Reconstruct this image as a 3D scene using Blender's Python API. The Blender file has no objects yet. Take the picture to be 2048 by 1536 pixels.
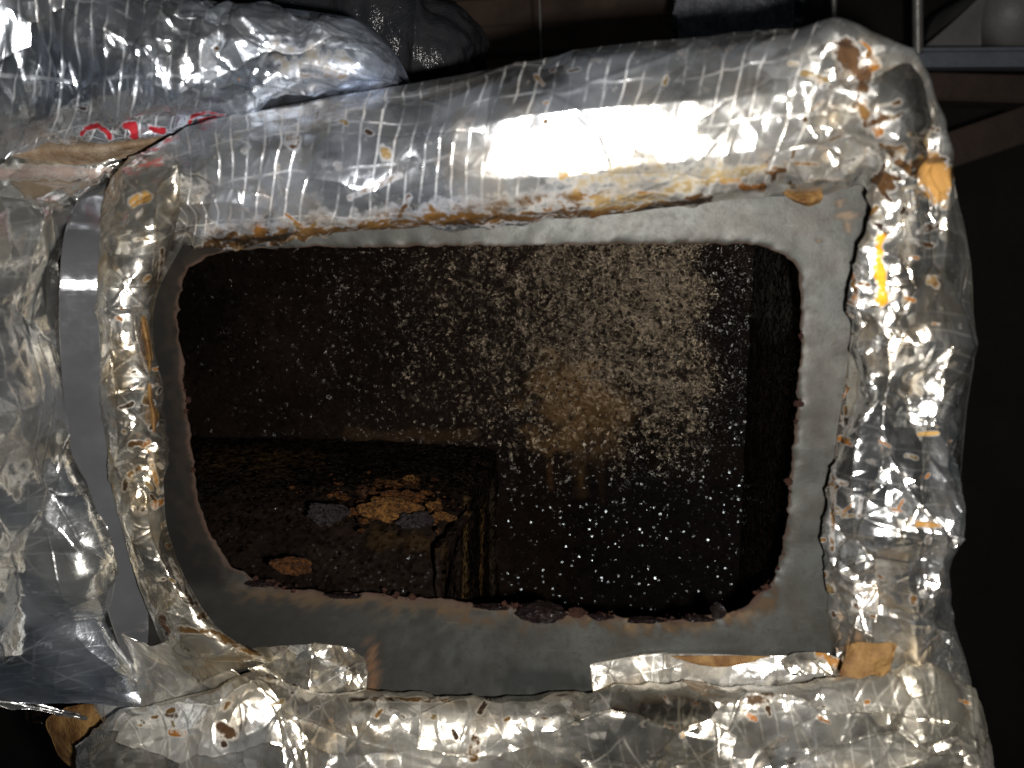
import bpy, math, random
import numpy as np
from mathutils import Matrix, Vector

# ------------------------------------------------------------------ camera, world, flash, exposure
SC = bpy.context.scene
COL = SC.collection
F, CX, CY, VPX, VPY, D = 1607.0, 1024.0, 768.0, 1218.0, 514.0, 0.5   # photograph pixels; D = metres to the duct face
_dx, _dy = (VPX - CX) / F, -(VPY - CY) / F
_th = math.atan(_dy); _ps = math.atan(_dx * math.cos(_th))
FW = np.array([-math.sin(_ps) * math.cos(_th), math.cos(_ps) * math.cos(_th), -math.sin(_th)])
RT = np.array([math.cos(_ps), math.sin(_ps), 0.0])
UP = np.cross(RT, FW)
CAM = np.array([0.0, -D, 0.0])
cd = bpy.data.cameras.new('camera'); cam = bpy.data.objects.new('camera', cd); COL.objects.link(cam)
cam.matrix_world = Matrix(((RT[0], UP[0], -FW[0], CAM[0]), (RT[1], UP[1], -FW[1], CAM[1]), (RT[2], UP[2], -FW[2], CAM[2]), (0, 0, 0, 1)))
cd.sensor_width = 36.0; cd.lens = 36.0 * F / 2048.0; cd.clip_start = 0.01; cd.clip_end = 60
cd.dof.use_dof = True; cd.dof.focus_distance = 0.63; cd.dof.aperture_fstop = 5.6
SC.camera = cam

world = bpy.data.worlds.new('World'); SC.world = world; world.use_nodes = True
wb = world.node_tree.nodes['Background']; wb.inputs[0].default_value = (0.80, 0.90, 1.0, 1); wb.inputs[1].default_value = 0.022

ld = bpy.data.lights.new('flash', 'POINT'); ld.energy = 23.0; ld.shadow_soft_size = 0.007; ld.color = (1.0, 0.97, 0.93)
flash = bpy.data.objects.new('flash', ld); COL.objects.link(flash); flash.location = (0.034, -D + 0.004, -0.020)

SC.view_settings.view_transform = 'Standard'; SC.view_settings.look = 'None'
SC.view_settings.gamma = 1.0; SC.view_settings.exposure = 0.0; SC.view_settings.use_curve_mapping = False
SC.render.engine = 'CYCLES'
SC.cycles.use_denoising = True
SC.cycles.max_bounces = 4; SC.cycles.glossy_bounces = 3; SC.cycles.diffuse_bounces = 2
SC.cycles.sample_clamp_indirect = 0.8; SC.cycles.caustics_reflective = False; SC.cycles.caustics_refractive = False; SC.cycles.blur_glossy = 0.5

# ------------------------------------------------------------------ helpers: space, noise
def U(px, py, y):
    """point on the plane y = const that shows at photograph pixel (px, py)"""
    px = np.asarray(px, float); py = np.asarray(py, float); y = np.asarray(y, float)
    d = FW + ((px - CX) / F)[..., None] * RT - ((py - CY) / F)[..., None] * UP
    t = (y - CAM[1]) / d[..., 1]
    return CAM + d * t[..., None]

def proj(P):
    v = P - CAM
    w = v @ FW
    return CX + F * (v @ RT) / w, CY - F * (v @ UP) / w

def hsh(i, j, s):
    h = (i.astype(np.int64) * 374761393 + j.astype(np.int64) * 668265263 + s * 974634777) & 0xffffffff
    h = ((h ^ (h >> 13)) * 1274126177) & 0xffffffff
    h = ((h ^ (h >> 16)) * 2246822519) & 0xffffffff
    return ((h ^ (h >> 15)) & 0xffffff) / float(0xffffff)

def vn(u, v, s):
    """smooth value noise in -1..1"""
    i = np.floor(u); j = np.floor(v); a = u - i; b = v - j
    a = a * a * (3 - 2 * a); b = b * b * (3 - 2 * b)
    return ((hsh(i, j, s) * (1 - a) + hsh(i + 1, j, s) * a) * (1 - b) + (hsh(i, j + 1, s) * (1 - a) + hsh(i + 1, j + 1, s) * a) * b) * 2 - 1

def fbm(u, v, s, o=4):
    r = 0; a = 1; t = 0
    for k in range(o):
        r = r + a * vn(u * 2 ** k + 17.3 * k, v * 2 ** k - 9.1 * k, s + k); t += a; a *= 0.5
    return r / t

def tin(u, v, cell, s, ridge=0):
    """crumpled-foil height: flat triangles between random heights, -1..1"""
    u = u / cell; v = v / cell
    wu = u + 0.28 * vn(u * 0.7, v * 0.7, s + 50) + 0.2 * vn(u * 1.9, v * 1.9, s + 52)
    wv = v + 0.28 * vn(u * 0.7 + 31, v * 0.7, s + 51) + 0.2 * vn(u * 1.9, v * 1.9 + 9, s + 53)
    k = (wu + wv) * 0.36602540378
    a = wu + k; b = wv + k
    i = np.floor(a); j = np.floor(b); fx = a - i; fy = b - j
    g = fx > fy
    h00 = hsh(i, j, s); h11 = hsh(i + 1, j + 1, s); hm = np.where(g, hsh(i + 1, j, s), hsh(i, j + 1, s))
    mx = np.maximum(fx, fy); mn = np.minimum(fx, fy)
    r = (h00 * (1 - mx) + hm * (mx - mn) + h11 * mn) * 2 - 1
    if ridge:
        e = np.minimum(np.minimum(1 - mx, mx - mn), mn) * cell * 0.8
        keep_ = sst(0.0, 0.35, vn(u * 0.8 + 3, v * 0.8, s + 60) + 0.15)
        r = r, np.exp(-(e / ridge) ** 2) * keep_
    return r

def sst(a, b, x):
    t = np.clip((x - a) / (b - a), 0, 1)
    return t * t * (3 - 2 * t)

def cr(ctrl, n):
    """Catmull-Rom through ctrl[k, ...] resampled to n"""
    c = np.asarray(ctrl, float); k = len(c)
    t = np.linspace(0, k - 1, n); i = np.minimum(t.astype(int), k - 2); f = t - i
    c = np.concatenate([2 * c[:1] - c[1:2], c, 2 * c[-1:] - c[-2:-1]])
    p0, p1, p2, p3 = c[i], c[i + 1], c[i + 2], c[i + 3]
    f = f.reshape((-1,) + (1,) * (c.ndim - 1))
    return 0.5 * (2 * p1 + (p2 - p0) * f + (2 * p0 - 5 * p1 + 4 * p2 - p3) * f ** 2 + (3 * p1 - p0 - 3 * p2 + p3) * f ** 3)

def gnorm(P, wrapv=False):
    du = np.gradient(P, axis=0)
    dv = (np.roll(P, -1, 1) - np.roll(P, 1, 1)) if wrapv else np.gradient(P, axis=1)
    n = np.cross(du, dv); n /= np.maximum(np.linalg.norm(n, axis=2, keepdims=True), 1e-12)
    return n

def arclen(P):
    """metre coordinates (u along axis 0, v along axis 1) of a grid"""
    u = np.concatenate([[0], np.cumsum(np.linalg.norm(np.diff(P, axis=0), axis=2).mean(1))])
    v = np.concatenate([[0], np.cumsum(np.linalg.norm(np.diff(P, axis=1), axis=2).mean(0))])
    return np.meshgrid(u, v, indexing='ij')

# ------------------------------------------------------------------ helpers: objects
def tag(o, label=None, cat=None, group=None, kind=None):
    if label: o['label'] = label
    if cat: o['category'] = cat
    if group: o['group'] = group
    if kind: o['kind'] = kind
    return o

def empty(name, loc, label, cat, group=None):
    o = bpy.data.objects.new(name, None); COL.objects.link(o); o.location = loc
    bpy.context.view_layer.update()
    return tag(o, label, cat, group)

def link(name, me, mat, parent=None):
    o = bpy.data.objects.new(name, me); COL.objects.link(o)
    if mat: me.materials.append(mat)
    if parent:
        o.parent = parent; o.matrix_parent_inverse = parent.matrix_world.inverted()
    return o

def raw_mesh(name, V, Q, smooth=True):
    V = np.asarray(V, np.float32); Q = np.asarray(Q, np.int32); k = Q.shape[1]
    me = bpy.data.meshes.new(name)
    me.vertices.add(len(V)); me.vertices.foreach_set('co', V.ravel())
    me.loops.add(Q.size); me.loops.foreach_set('vertex_index', Q.ravel())
    me.polygons.add(len(Q)); me.polygons.foreach_set('loop_start', np.arange(0, Q.size, k, dtype=np.int32))
    me.polygons.foreach_set('loop_total', np.full(len(Q), k, np.int32))
    me.polygons.foreach_set('use_smooth', np.full(len(Q), smooth))
    me.update(calc_edges=True); me.validate()
    return me

def grid_quads(nu, nv, wrap=False):
    idx = np.arange(nu * nv).reshape(nu, nv)
    if wrap: idx = np.concatenate([idx, idx[:, :1]], 1)
    return np.stack([idx[:-1, :-1], idx[1:, :-1], idx[1:, 1:], idx[:-1, 1:]], -1).reshape(-1, 4)

def put_attrs(me, uv=None, stain=None, crum=None, scrim=None, n=None):
    nv = len(me.vertices)
    def pad(a, w):
        a = np.asarray(a, np.float32).reshape(-1, w)
        if len(a) < nv: a = np.concatenate([a] * (nv // len(a)) + [a[:nv % len(a)]])
        return a.ravel()
    if uv is not None:
        at = me.attributes.new('muv', 'FLOAT_VECTOR', 'POINT'); at.data.foreach_set('vector', pad(uv, 3))
    if stain is not None:
        at = me.attributes.new('stain', 'FLOAT_COLOR', 'POINT'); at.data.foreach_set('color', pad(stain, 4))
    for nm, a in (('crum', crum), ('scrim', scrim)):
        if a is not None:
            at = me.attributes.new(nm, 'FLOAT', 'POINT'); at.data.foreach_set('value', pad(a, 1))

def sheet_mesh(name, P, thick):
    """grid surface with a back face 'thick' behind it, closed at the rim"""
    nu, nv = P.shape[:2]; n = gnorm(P)
    B = P + n * thick * np.sign((n @ np.array([0, 1.0, 0])).mean() or 1)
    V = np.concatenate([P.reshape(-1, 3), B.reshape(-1, 3)]); N = nu * nv
    q = grid_quads(nu, nv); idx = np.arange(N).reshape(nu, nv)
    rim = np.concatenate([idx[0, :], idx[1:, -1], idx[-1, -2::-1], idx[-2:0:-1, 0]])
    r2 = np.roll(rim, -1)
    Q = np.concatenate([q, q[:, ::-1] + N, np.stack([rim, rim + N, r2 + N, r2], 1)])
    return raw_mesh(name, V, Q)

def roll_points(stations, nu, nf, nb, pw=1.0):
    """closed tube through (outer, apex, inner) pixel+depth triples: front half ellipse, flatter back half"""
    S = np.array(stations, float)                    # k,3,3
    W = U(S[..., 0], S[..., 1], S[..., 2])
    W = cr(W, nu)
    O, M, I = W[:, 0], W[:, 1], W[:, 2]
    C = (O + I) / 2
    t = np.linspace(0, math.pi, nf)
    c = np.sign(np.cos(t)) * np.abs(np.cos(t)) ** pw; s = np.sin(t) ** pw
    Pf = C[:, None] + (O - C)[:, None] * c[None, :, None] + (M - C)[:, None] * s[None, :, None]
    tb = np.linspace(math.pi, 2 * math.pi, nb + 2)[1:-1]
    Pb = C[:, None] + (O - C)[:, None] * np.cos(tb)[None, :, None] - np.array([0, -0.045, 0]) * np.abs(np.sin(tb))[None, :, None]
    return np.concatenate([Pf, Pb], 1), t

def roll_mesh(name, P):
    nu, nv = P.shape[:2]
    V = np.concatenate([P.reshape(-1, 3), P[0].mean(0)[None], P[-1].mean(0)[None]]); N = nu * nv
    Q = grid_quads(nu, nv, True)
    a = np.arange(nv); b = np.roll(a, -1)
    caps = np.concatenate([np.stack([np.full(nv, N), a, b, b], 1)[:, [0, 1, 2, 2]], np.stack([np.full(nv, N + 1), (nu - 1) * nv + b, (nu - 1) * nv + a, (nu - 1) * nv + a], 1)])
    me = bpy.data.meshes.new(name)
    faces = [tuple(q) for q in Q.tolist()] + [tuple(q[:3]) for q in caps.tolist()]
    me.from_pydata(V.tolist(), [], faces); me.update()
    me.polygons.foreach_set('use_smooth', np.full(len(faces), True))
    return me

def paint(P, strokes, seed=0, base=None):
    """stains: strokes = (polyline px, radius px, rgb, strength); returns n x 4"""
    px, py = proj(P.reshape(-1, 3))
    out = np.zeros((len(px), 4)) if base is None else base
    nz = fbm(px / 26, py / 26, seed + 5, 4) * 0.9
    for pts, r, rgb, st in strokes:
        pts = np.asarray(pts, float)
        if pts.ndim == 1: pts = pts[None]
        if len(pts) == 1: pts = np.concatenate([pts, pts + 0.5])
        d = np.full(len(px), 1e9)
        for a, b in zip(pts[:-1], pts[1:]):
            ab = b - a; t = np.clip(((px - a[0]) * ab[0] + (py - a[1]) * ab[1]) / max(ab @ ab, 1e-9), 0, 1)
            d = np.minimum(d, np.hypot(px - a[0] - t * ab[0], py - a[1] - t * ab[1]))
        al = st * (1 - sst(0.30, 1.25, d / r + nz * 0.8))
        out[:, :3] = out[:, :3] * (1 - al[:, None]) + np.array(rgb) * al[:, None]
        out[:, 3] = np.maximum(out[:, 3], al)
    return out

# ------------------------------------------------------------------ materials
class NT:
    def __init__(s, name):
        s.m = bpy.data.materials.new(name); s.m.use_nodes = True; s.t = s.m.node_tree; s.t.nodes.clear()
        s.out = s.n('ShaderNodeOutputMaterial')
    def n(s, ty, **kw):
        nd = s.t.nodes.new(ty)
        for k, v in kw.items():
            if k == 'inp':
                for a, b in v.items(): s.set(nd.inputs[a], b)
            else: setattr(nd, k, v)
        return nd
    def set(s, sock, v):
        if isinstance(v, bpy.types.NodeSocket): s.t.links.new(v, sock)
        elif isinstance(v, bpy.types.Node): s.t.links.new(v.outputs[0], sock)
        else: sock.default_value = v
    def math(s, op, a, b=0.0, clamp=False):
        nd = s.n('ShaderNodeMath', operation=op, use_clamp=clamp); s.set(nd.inputs[0], a); s.set(nd.inputs[1], b); return nd.outputs[0]
    def vm(s, op, a, b=None):
        nd = s.n('ShaderNodeVectorMath', operation=op); s.set(nd.inputs[0], a)
        if b is not None: s.set(nd.inputs['Scale'] if op == 'SCALE' else nd.inputs[1], b)
        return nd.outputs[0]
    def mix(s, f, a, b):
        nd = s.n('ShaderNodeMix', data_type='RGBA'); s.set(nd.inputs[0], f); s.set(nd.inputs[6], a); s.set(nd.inputs[7], b); return nd.outputs[2]
    def mixf(s, f, a, b):
        nd = s.n('ShaderNodeMix', data_type='FLOAT'); s.set(nd.inputs[0], f); s.set(nd.inputs[2], a); s.set(nd.inputs[3], b); return nd.outputs[0]
    def noise(s, co, scale, detail=4, rough=0.55, dist=0.0):
        return s.n('ShaderNodeTexNoise', inp={'Vector': co, 'Scale': scale, 'Detail': detail, 'Roughness': rough, 'Distortion': dist})
    def ramp(s, f, stops):
        nd = s.n('ShaderNodeValToRGB'); s.set(nd.inputs[0], f); e = nd.color_ramp.elements
        while len(e) < len(stops): e.new(0.5)
        for k, (p, c) in enumerate(stops): e[k].position = p; e[k].color = c if len(c) == 4 else (*c, 1)
        return nd.outputs[0]
    def rng(s, v, a, b, c=0.0, d=1.0):
        nd = s.n('ShaderNodeMapRange', clamp=True); s.set(nd.inputs[0], v)
        for k, x in zip((1, 2, 3, 4), (a, b, c, d)): s.set(nd.inputs[k], x)
        return nd.outputs[0]
    def attr(s, nm): return s.n('ShaderNodeAttribute', attribute_name=nm)
    def obj(s): return s.n('ShaderNodeTexCoord').outputs['Object']
    def bsdf(s, **kw):
        b = s.n('ShaderNodeBsdfPrincipled')
        for k, v in kw.items(): s.set(b.inputs[k.replace('_', ' ')], v)
        s.t.links.new(b.outputs[0], s.out.inputs[0]); return s.m

def foil_mat(name, base=(0.66, 0.67, 0.68), warm=0.15, rough=0.2, film=0.28, tilt0=0.45, tilt1=0.40, tilt2=0.34, sp=0.0098, diag=0.0, dirt=0.5):
    s = NT(name); co = s.obj(); uv = s.attr('muv').outputs['Vector']
    st = s.attr('stain'); crum = s.attr('crum').outputs['Fac']; scr = s.attr('scrim').outputs['Fac']
    # creased facets: each cell of two warped cell patterns leans its own way
    wn = s.noise(co, 45, 2); w = s.vm('SCALE', s.vm('SUBTRACT', wn.outputs['Color'], (0.5, 0.5, 0.5)), 0.006)
    cow = s.vm('MULTIPLY', s.vm('ADD', uv, w), (0.62, 1.25, 1.0)); cow2 = s.vm('MULTIPLY', s.vm('ADD', uv, w), (1.15, 0.75, 1.0))
    v1 = s.n('ShaderNodeTexVoronoi', voronoi_dimensions='2D', inp={'Vector': cow, 'Scale': 31.0}); v2 = s.n('ShaderNodeTexVoronoi', voronoi_dimensions='2D', inp={'Vector': cow2, 'Scale': 84.0})
    patch = s.noise(co, 16, 3, 0.6).outputs[0]; v3 = s.n('ShaderNodeTexVoronoi', voronoi_dimensions='2D', inp={'Vector': cow, 'Scale': 230.0})
    t3 = s.vm('SCALE', s.vm('SUBTRACT', v3.outputs['Color'], (0.5, 0.5, 0.5)), s.math('MULTIPLY', s.math('MULTIPLY', crum, s.rng(s.noise(co, 30, 2).outputs[0], 0.45, 0.6)), tilt2 * 1.1))
    t1 = s.vm('SCALE', s.vm('SUBTRACT', v1.outputs['Color'], (0.5, 0.5, 0.5)), s.math('MULTIPLY', crum, tilt1))
    t2 = s.vm('SCALE', s.vm('SUBTRACT', v2.outputs['Color'], (0.5, 0.5, 0.5)), s.math('MULTIPLY', s.math('MULTIPLY', crum, s.rng(patch, 0.42, 0.6, 0.15, 1.0)), tilt2))
    ve = s.n('ShaderNodeTexVoronoi', feature='DISTANCE_TO_EDGE', voronoi_dimensions='2D', inp={'Vector': cow, 'Scale': 31.0})
    crs = s.math('MULTIPLY', s.rng(ve.outputs[0], 0.0, 0.035, 1, 0), s.math('MULTIPLY', s.rng(patch, 0.40, 0.55), crum))
    fine = s.noise(co, 420, 3, 0.6); mid = s.noise(co, 75, 4, 0.6, 0.6)
    # reinforcing threads under the film
    sep = s.n('ShaderNodeSeparateXYZ', inp={0: uv})
    tw = s.math('MULTIPLY', s.math('SUBTRACT', s.noise(co, 11, 3).outputs[0], 0.5), 0.020)
    def line(c, sp_, w_):
        f = s.math('ABSOLUTE', s.math('SUBTRACT', s.math('FRACT', s.math('DIVIDE', s.math('ADD', c, tw), sp_)), 0.5))
        return s.rng(f, w_ / sp_ * 0.5, w_ / sp_, 1, 0)
    la = line(s.math('ADD', sep.outputs[0], s.math('MULTIPLY', sep.outputs[1], 0.16)), sp, 0.0008); lb = line(sep.outputs[1], sp * 2.6, 0.0009)
    thread = s.math('MAXIMUM', la, s.math('MULTIPLY', lb, 0.6))
    thread = s.math('MULTIPLY', thread, scr)
    if diag > 0:
        d1 = line(s.math('ADD', s.math('MULTIPLY', sep.outputs[0], 0.86), s.math('MULTIPLY', sep.outputs[1], 0.5)), 0.031, 0.0008)
        d2 = line(s.math('SUBTRACT', s.math('MULTIPLY', sep.outputs[0], 0.6), s.math('MULTIPLY', sep.outputs[1], 0.8)), 0.043, 0.0008)
        thread = s.math('MAXIMUM', thread, s.math('MULTIPLY', s.math('MAXIMUM', d1, d2), diag))
    thread = s.math('MULTIPLY', thread, s.rng(s.noise(co, 35, 3).outputs[0], 0.42, 0.62, 0.05, 1))
    h = s.math('ADD', s.math('MULTIPLY', mid.outputs[0], s.mixf(crum, 0.0003, 0.0007)), s.math('ADD', s.math('MULTIPLY', fine.outputs[0], 0.00005), s.math('ADD', s.math('MULTIPLY', crs, 0.0005), s.math('MULTIPLY', thread, 0.0004))))
    bump = s.n('ShaderNodeBump', inp={'Strength': 1.0, 'Distance': 1.0, 'Height': h})
    nrm = s.vm('NORMALIZE', s.vm('ADD', bump.outputs[0], s.vm('ADD', t3, s.vm('ADD', t1, t2))))
    # colour
    cl = s.noise(co, 14, 5, 0.65); yl = s.noise(co, 26, 5, 0.7, 0.8)
    c = s.mix(s.rng(s.noise(co, 7, 3).outputs[0], 0.35, 0.65), (base[0] * 0.94, base[1] * 0.98, base[2] * 1.06, 1), (base[0] * 1.06, base[1] * 0.99, base[2] * 0.84, 1))
    c = s.mix(s.rng(cl.outputs[0], 0.4, 0.75, 0, 0.6), c, (base[0] * 0.6, base[1] * 0.59, base[2] * 0.57, 1))
    c = s.mix(s.rng(crum, 0.45, 0.95, 0, 0.55), c, (base[0] * 1.03, base[1] * 0.97, base[2] * 0.85, 1))
    ylf = s.math('MULTIPLY', s.math('MULTIPLY', s.rng(yl.outputs[0], 0.48, 0.62), warm * 2.6), s.rng(crum, 0.2, 0.8, 0.5, 1.0), True)
    c = s.mix(ylf, c, (0.50, 0.33, 0.12, 1))
    sm = s.noise(co, 95, 4, 0.7); spot = s.math('MULTIPLY', s.rng(sm.outputs[0], 0.62, 0.68), dirt, True)
    c = s.mix(spot, c, (0.16, 0.085, 0.028, 1))
    c = s.mix(s.math('MULTIPLY', crs, min(1.0, warm * 2.4)), c, (0.42, 0.29, 0.11, 1))
    c = s.mix(s.math('MULTIPLY', thread, 0.35), c, (0.66, 0.62, 0.55, 1))
    al = s.math('MULTIPLY', st.outputs['Alpha'], s.rng(s.noise(co, 150, 4, 0.7).outputs[0], 0.36, 0.56, 0.3, 1))
    al = s.math('MAXIMUM', s.rng(al, 0.12, 0.55), s.rng(st.outputs['Alpha'], 0.78, 0.92))
    c = s.mix(al, c, st.outputs['Color'])
    met = s.math('MULTIPLY', s.math('SUBTRACT', 1.0, s.math('MULTIPLY', s.math('MAXIMUM', thread, spot), 0.35)), s.math('SUBTRACT', 1.0, s.math('MULTIPLY', al, 0.85)))
    fl = s.rng(s.noise(co, 11, 4, 0.65).outputs[0], 0.35, 0.62, film * 0.2, film * 1.6)
    fl = s.math('MULTIPLY', fl, s.rng(crum, 0.3, 0.9, 1.25, 0.38))
    met = s.math('MULTIPLY', met, s.math('SUBTRACT', 1.0, fl))
    rg = s.math('ADD', s.mixf(s.rng(cl.outputs[0], 0.35, 0.65), rough * 0.7, rough * 1.3), s.math('ADD', s.math('MULTIPLY', al, 0.45), s.math('MULTIPLY', s.math('MAXIMUM', thread, spot), 0.25)), True)
    return s.bsdf(Base_Color=c, Metallic=met, Roughness=rg, Normal=nrm, Specular_IOR_Level=s.math('SUBTRACT', 0.5, s.math('MULTIPLY', al, 0.3)))

M = {}
M['foil'] = foil_mat('foil_facing', base=(0.73, 0.755, 0.80), warm=0.14, film=0.095, rough=0.28, tilt1=1.15, tilt2=0.62)
M['foil_warm'] = foil_mat('foil_facing_yellowed', base=(0.90, 0.87, 0.80), warm=0.15, film=0.13, rough=0.28, tilt1=1.35, tilt2=0.75, diag=0.3)
M['foil_mid'] = foil_mat('foil_facing_fold', base=(0.78, 0.76, 0.72), warm=0.22, film=0.115, rough=0.27, tilt1=1.35, tilt2=0.75, diag=0.2)
M['foil_blue'] = foil_mat('foil_facing_clean', base=(0.60, 0.68, 0.84), warm=0.06, film=0.12, rough=0.28, tilt1=1.25, tilt2=0.7, dirt=0.2)
M['foil_dark'] = foil_mat('foil_facing_smooth', base=(0.72, 0.75, 0.79), warm=0.04, film=0.05, rough=0.17, tilt1=0.95, tilt2=0.2, diag=0.12, dirt=0.3)

def kraft_mat(name, a, b):
    s = NT(name); co = s.obj(); n = s.noise(co, 60, 5, 0.65); n2 = s.noise(co, 500, 2)
    c = s.mix(s.rng(n.outputs[0], 0.38, 0.64), (*a, 1), (*b, 1)); c = s.mix(s.rng(s.noise(co, 230, 4, 0.75).outputs[0], 0.56, 0.7, 0, 0.6), c, (0.05, 0.024, 0.01, 1))
    bp = s.n('ShaderNodeBump', inp={'Strength': 1.0, 'Distance': 1.0, 'Height': s.math('ADD', s.math('MULTIPLY', n.outputs[0], 0.004), s.math('MULTIPLY', n2.outputs[0], 0.0005))})
    return s.bsdf(Base_Color=c, Roughness=0.7, Specular_IOR_Level=0.2, Normal=bp.outputs[0])
M['kraft'] = kraft_mat('kraft_paper', (0.19, 0.108, 0.036), (0.085, 0.038, 0.012))
M['kraft_pale'] = kraft_mat('kraft_lining', (0.22, 0.175, 0.125), (0.13, 0.085, 0.05))

def metal_panel_mat():
    s = NT('galvanised_sheet'); co = s.obj(); st = s.attr('stain')
    n1 = s.noise(co, 28, 5, 0.65); n2 = s.noise(co, 150, 5, 0.75); n3 = s.noise(co, 600, 2)
    c = s.mix(s.rng(n1.outputs[0], 0.35, 0.65), (0.056, 0.059, 0.054, 1), (0.037, 0.034, 0.028, 1))
    c = s.mix(s.rng(n2.outputs[0], 0.50, 0.66, 0, 0.6), c, (0.024, 0.020, 0.016, 1))
    c = s.mix(s.rng(s.noise(co, 75, 5, 0.75).outputs[0], 0.62, 0.72, 0, 0.45), c, (0.11, 0.085, 0.056, 1))
    sc_ = s.n('ShaderNodeMapping', inp={'Vector': co, 'Rotation': (0.0, 0.6, 0.0), 'Scale': (14, 14, 420)})
    c = s.mix(s.rng(s.noise(sc_.outputs[0], 1.0, 3, 0.7).outputs[0], 0.64, 0.72, 0, 0.5), c, (0.13, 0.125, 0.11, 1))
    c = s.mix(st.outputs['Alpha'], c, st.outputs['Color'])
    h = s.math('ADD', s.math('MULTIPLY', n2.outputs[0], 0.00016), s.math('MULTIPLY', n3.outputs[0], 0.00006))
    bp = s.n('ShaderNodeBump', inp={'Strength': 0.7, 'Distance': 1.0, 'Height': h})
    return s.bsdf(Base_Color=c, Metallic=s.math('MULTIPLY', s.math('SUBTRACT', 1, st.outputs['Alpha']), 0.45), Roughness=s.math('ADD', s.mixf(n2.outputs[0], 0.42, 0.62), s.math('MULTIPLY', st.outputs['Alpha'], 0.3), True), Specular_IOR_Level=s.rng(st.outputs['Alpha'], 0, 0.8, 0.5, 0.08), Normal=bp.outputs[0])
M['panel'] = metal_panel_mat()

def liner_mat():
    s = NT('wet_black_liner'); co = s.obj(); st = s.attr('stain')
    n1 = s.noise(co, 9, 5, 0.7); n2 = s.noise(co, 250, 4, 0.7); pit = s.n('ShaderNodeTexVoronoi', inp={'Vector': co, 'Scale': 120.0})
    c = s.mix(s.rng(n1.outputs[0], 0.35, 0.7), (0.0035, 0.0025, 0.002, 1), (0.010, 0.0066, 0.005, 1))
    c = s.mix(s.rng(pit.outputs[0], 0.10, 0.26), (0.003, 0.002, 0.002, 1), c)
    c = s.mix(st.outputs['Alpha'], c, st.outputs['Color'])
    de = s.attr('crum').outputs['Fac']
    wet = s.n('ShaderNodeTexVoronoi', inp={'Vector': co, 'Scale': 860.0}); wet2 = s.n('ShaderNodeTexVoronoi', inp={'Vector': co, 'Scale': 300.0})
    rnd = s.n('ShaderNodeSeparateColor', inp={0: wet.outputs['Color']})
    bead = s.vm('SCALE', s.vm('SUBTRACT', co, wet.outputs['Position']), s.math('MULTIPLY', s.math('ADD', 0.2, rnd.outputs[0]), s.math('MULTIPLY', de, 430.0)))
    ta = s.vm('ADD', bead, s.vm('SCALE', s.vm('SUBTRACT', wet.outputs['Color'], (0.5, 0.5, 0.5)), s.math('MULTIPLY', de, 0.16)))
    tb = s.vm('SCALE', s.vm('SUBTRACT', wet2.outputs['Color'], (0.5, 0.5, 0.5)), s.mixf(de, 0.95, 0.14))
    bp = s.n('ShaderNodeBump', inp={'Strength': 1.0, 'Distance': 1.0, 'Height': s.math('MULTIPLY', n2.outputs[0], 0.0006)})
    nrm = s.vm('NORMALIZE', s.vm('ADD', bp.outputs[0], s.vm('ADD', ta, tb)))
    wn = s.n('ShaderNodeTexWhiteNoise', inp={'Vector': wet.outputs['Position']}); wn2 = s.n('ShaderNodeTexWhiteNoise', inp={'Vector': wet2.outputs['Position']})
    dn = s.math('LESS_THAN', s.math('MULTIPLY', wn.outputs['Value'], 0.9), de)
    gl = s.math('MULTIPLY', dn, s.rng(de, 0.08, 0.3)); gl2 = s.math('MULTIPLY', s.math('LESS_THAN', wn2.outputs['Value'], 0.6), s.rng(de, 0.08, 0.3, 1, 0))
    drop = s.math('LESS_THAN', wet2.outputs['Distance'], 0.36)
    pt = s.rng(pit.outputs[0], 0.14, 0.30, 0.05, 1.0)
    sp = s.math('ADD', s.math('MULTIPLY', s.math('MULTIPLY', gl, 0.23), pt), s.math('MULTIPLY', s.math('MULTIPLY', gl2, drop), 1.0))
    tint = s.mix(s.rng(de, 0.1, 0.6), (0.86, 0.97, 1.0, 1), (1.0, 0.80, 0.56, 1))
    return s.bsdf(Base_Color=c, Roughness=s.mixf(de, 0.16, 0.20), Specular_IOR_Level=sp, Specular_Tint=tint, Normal=nrm)
M['liner'] = liner_mat()

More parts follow.
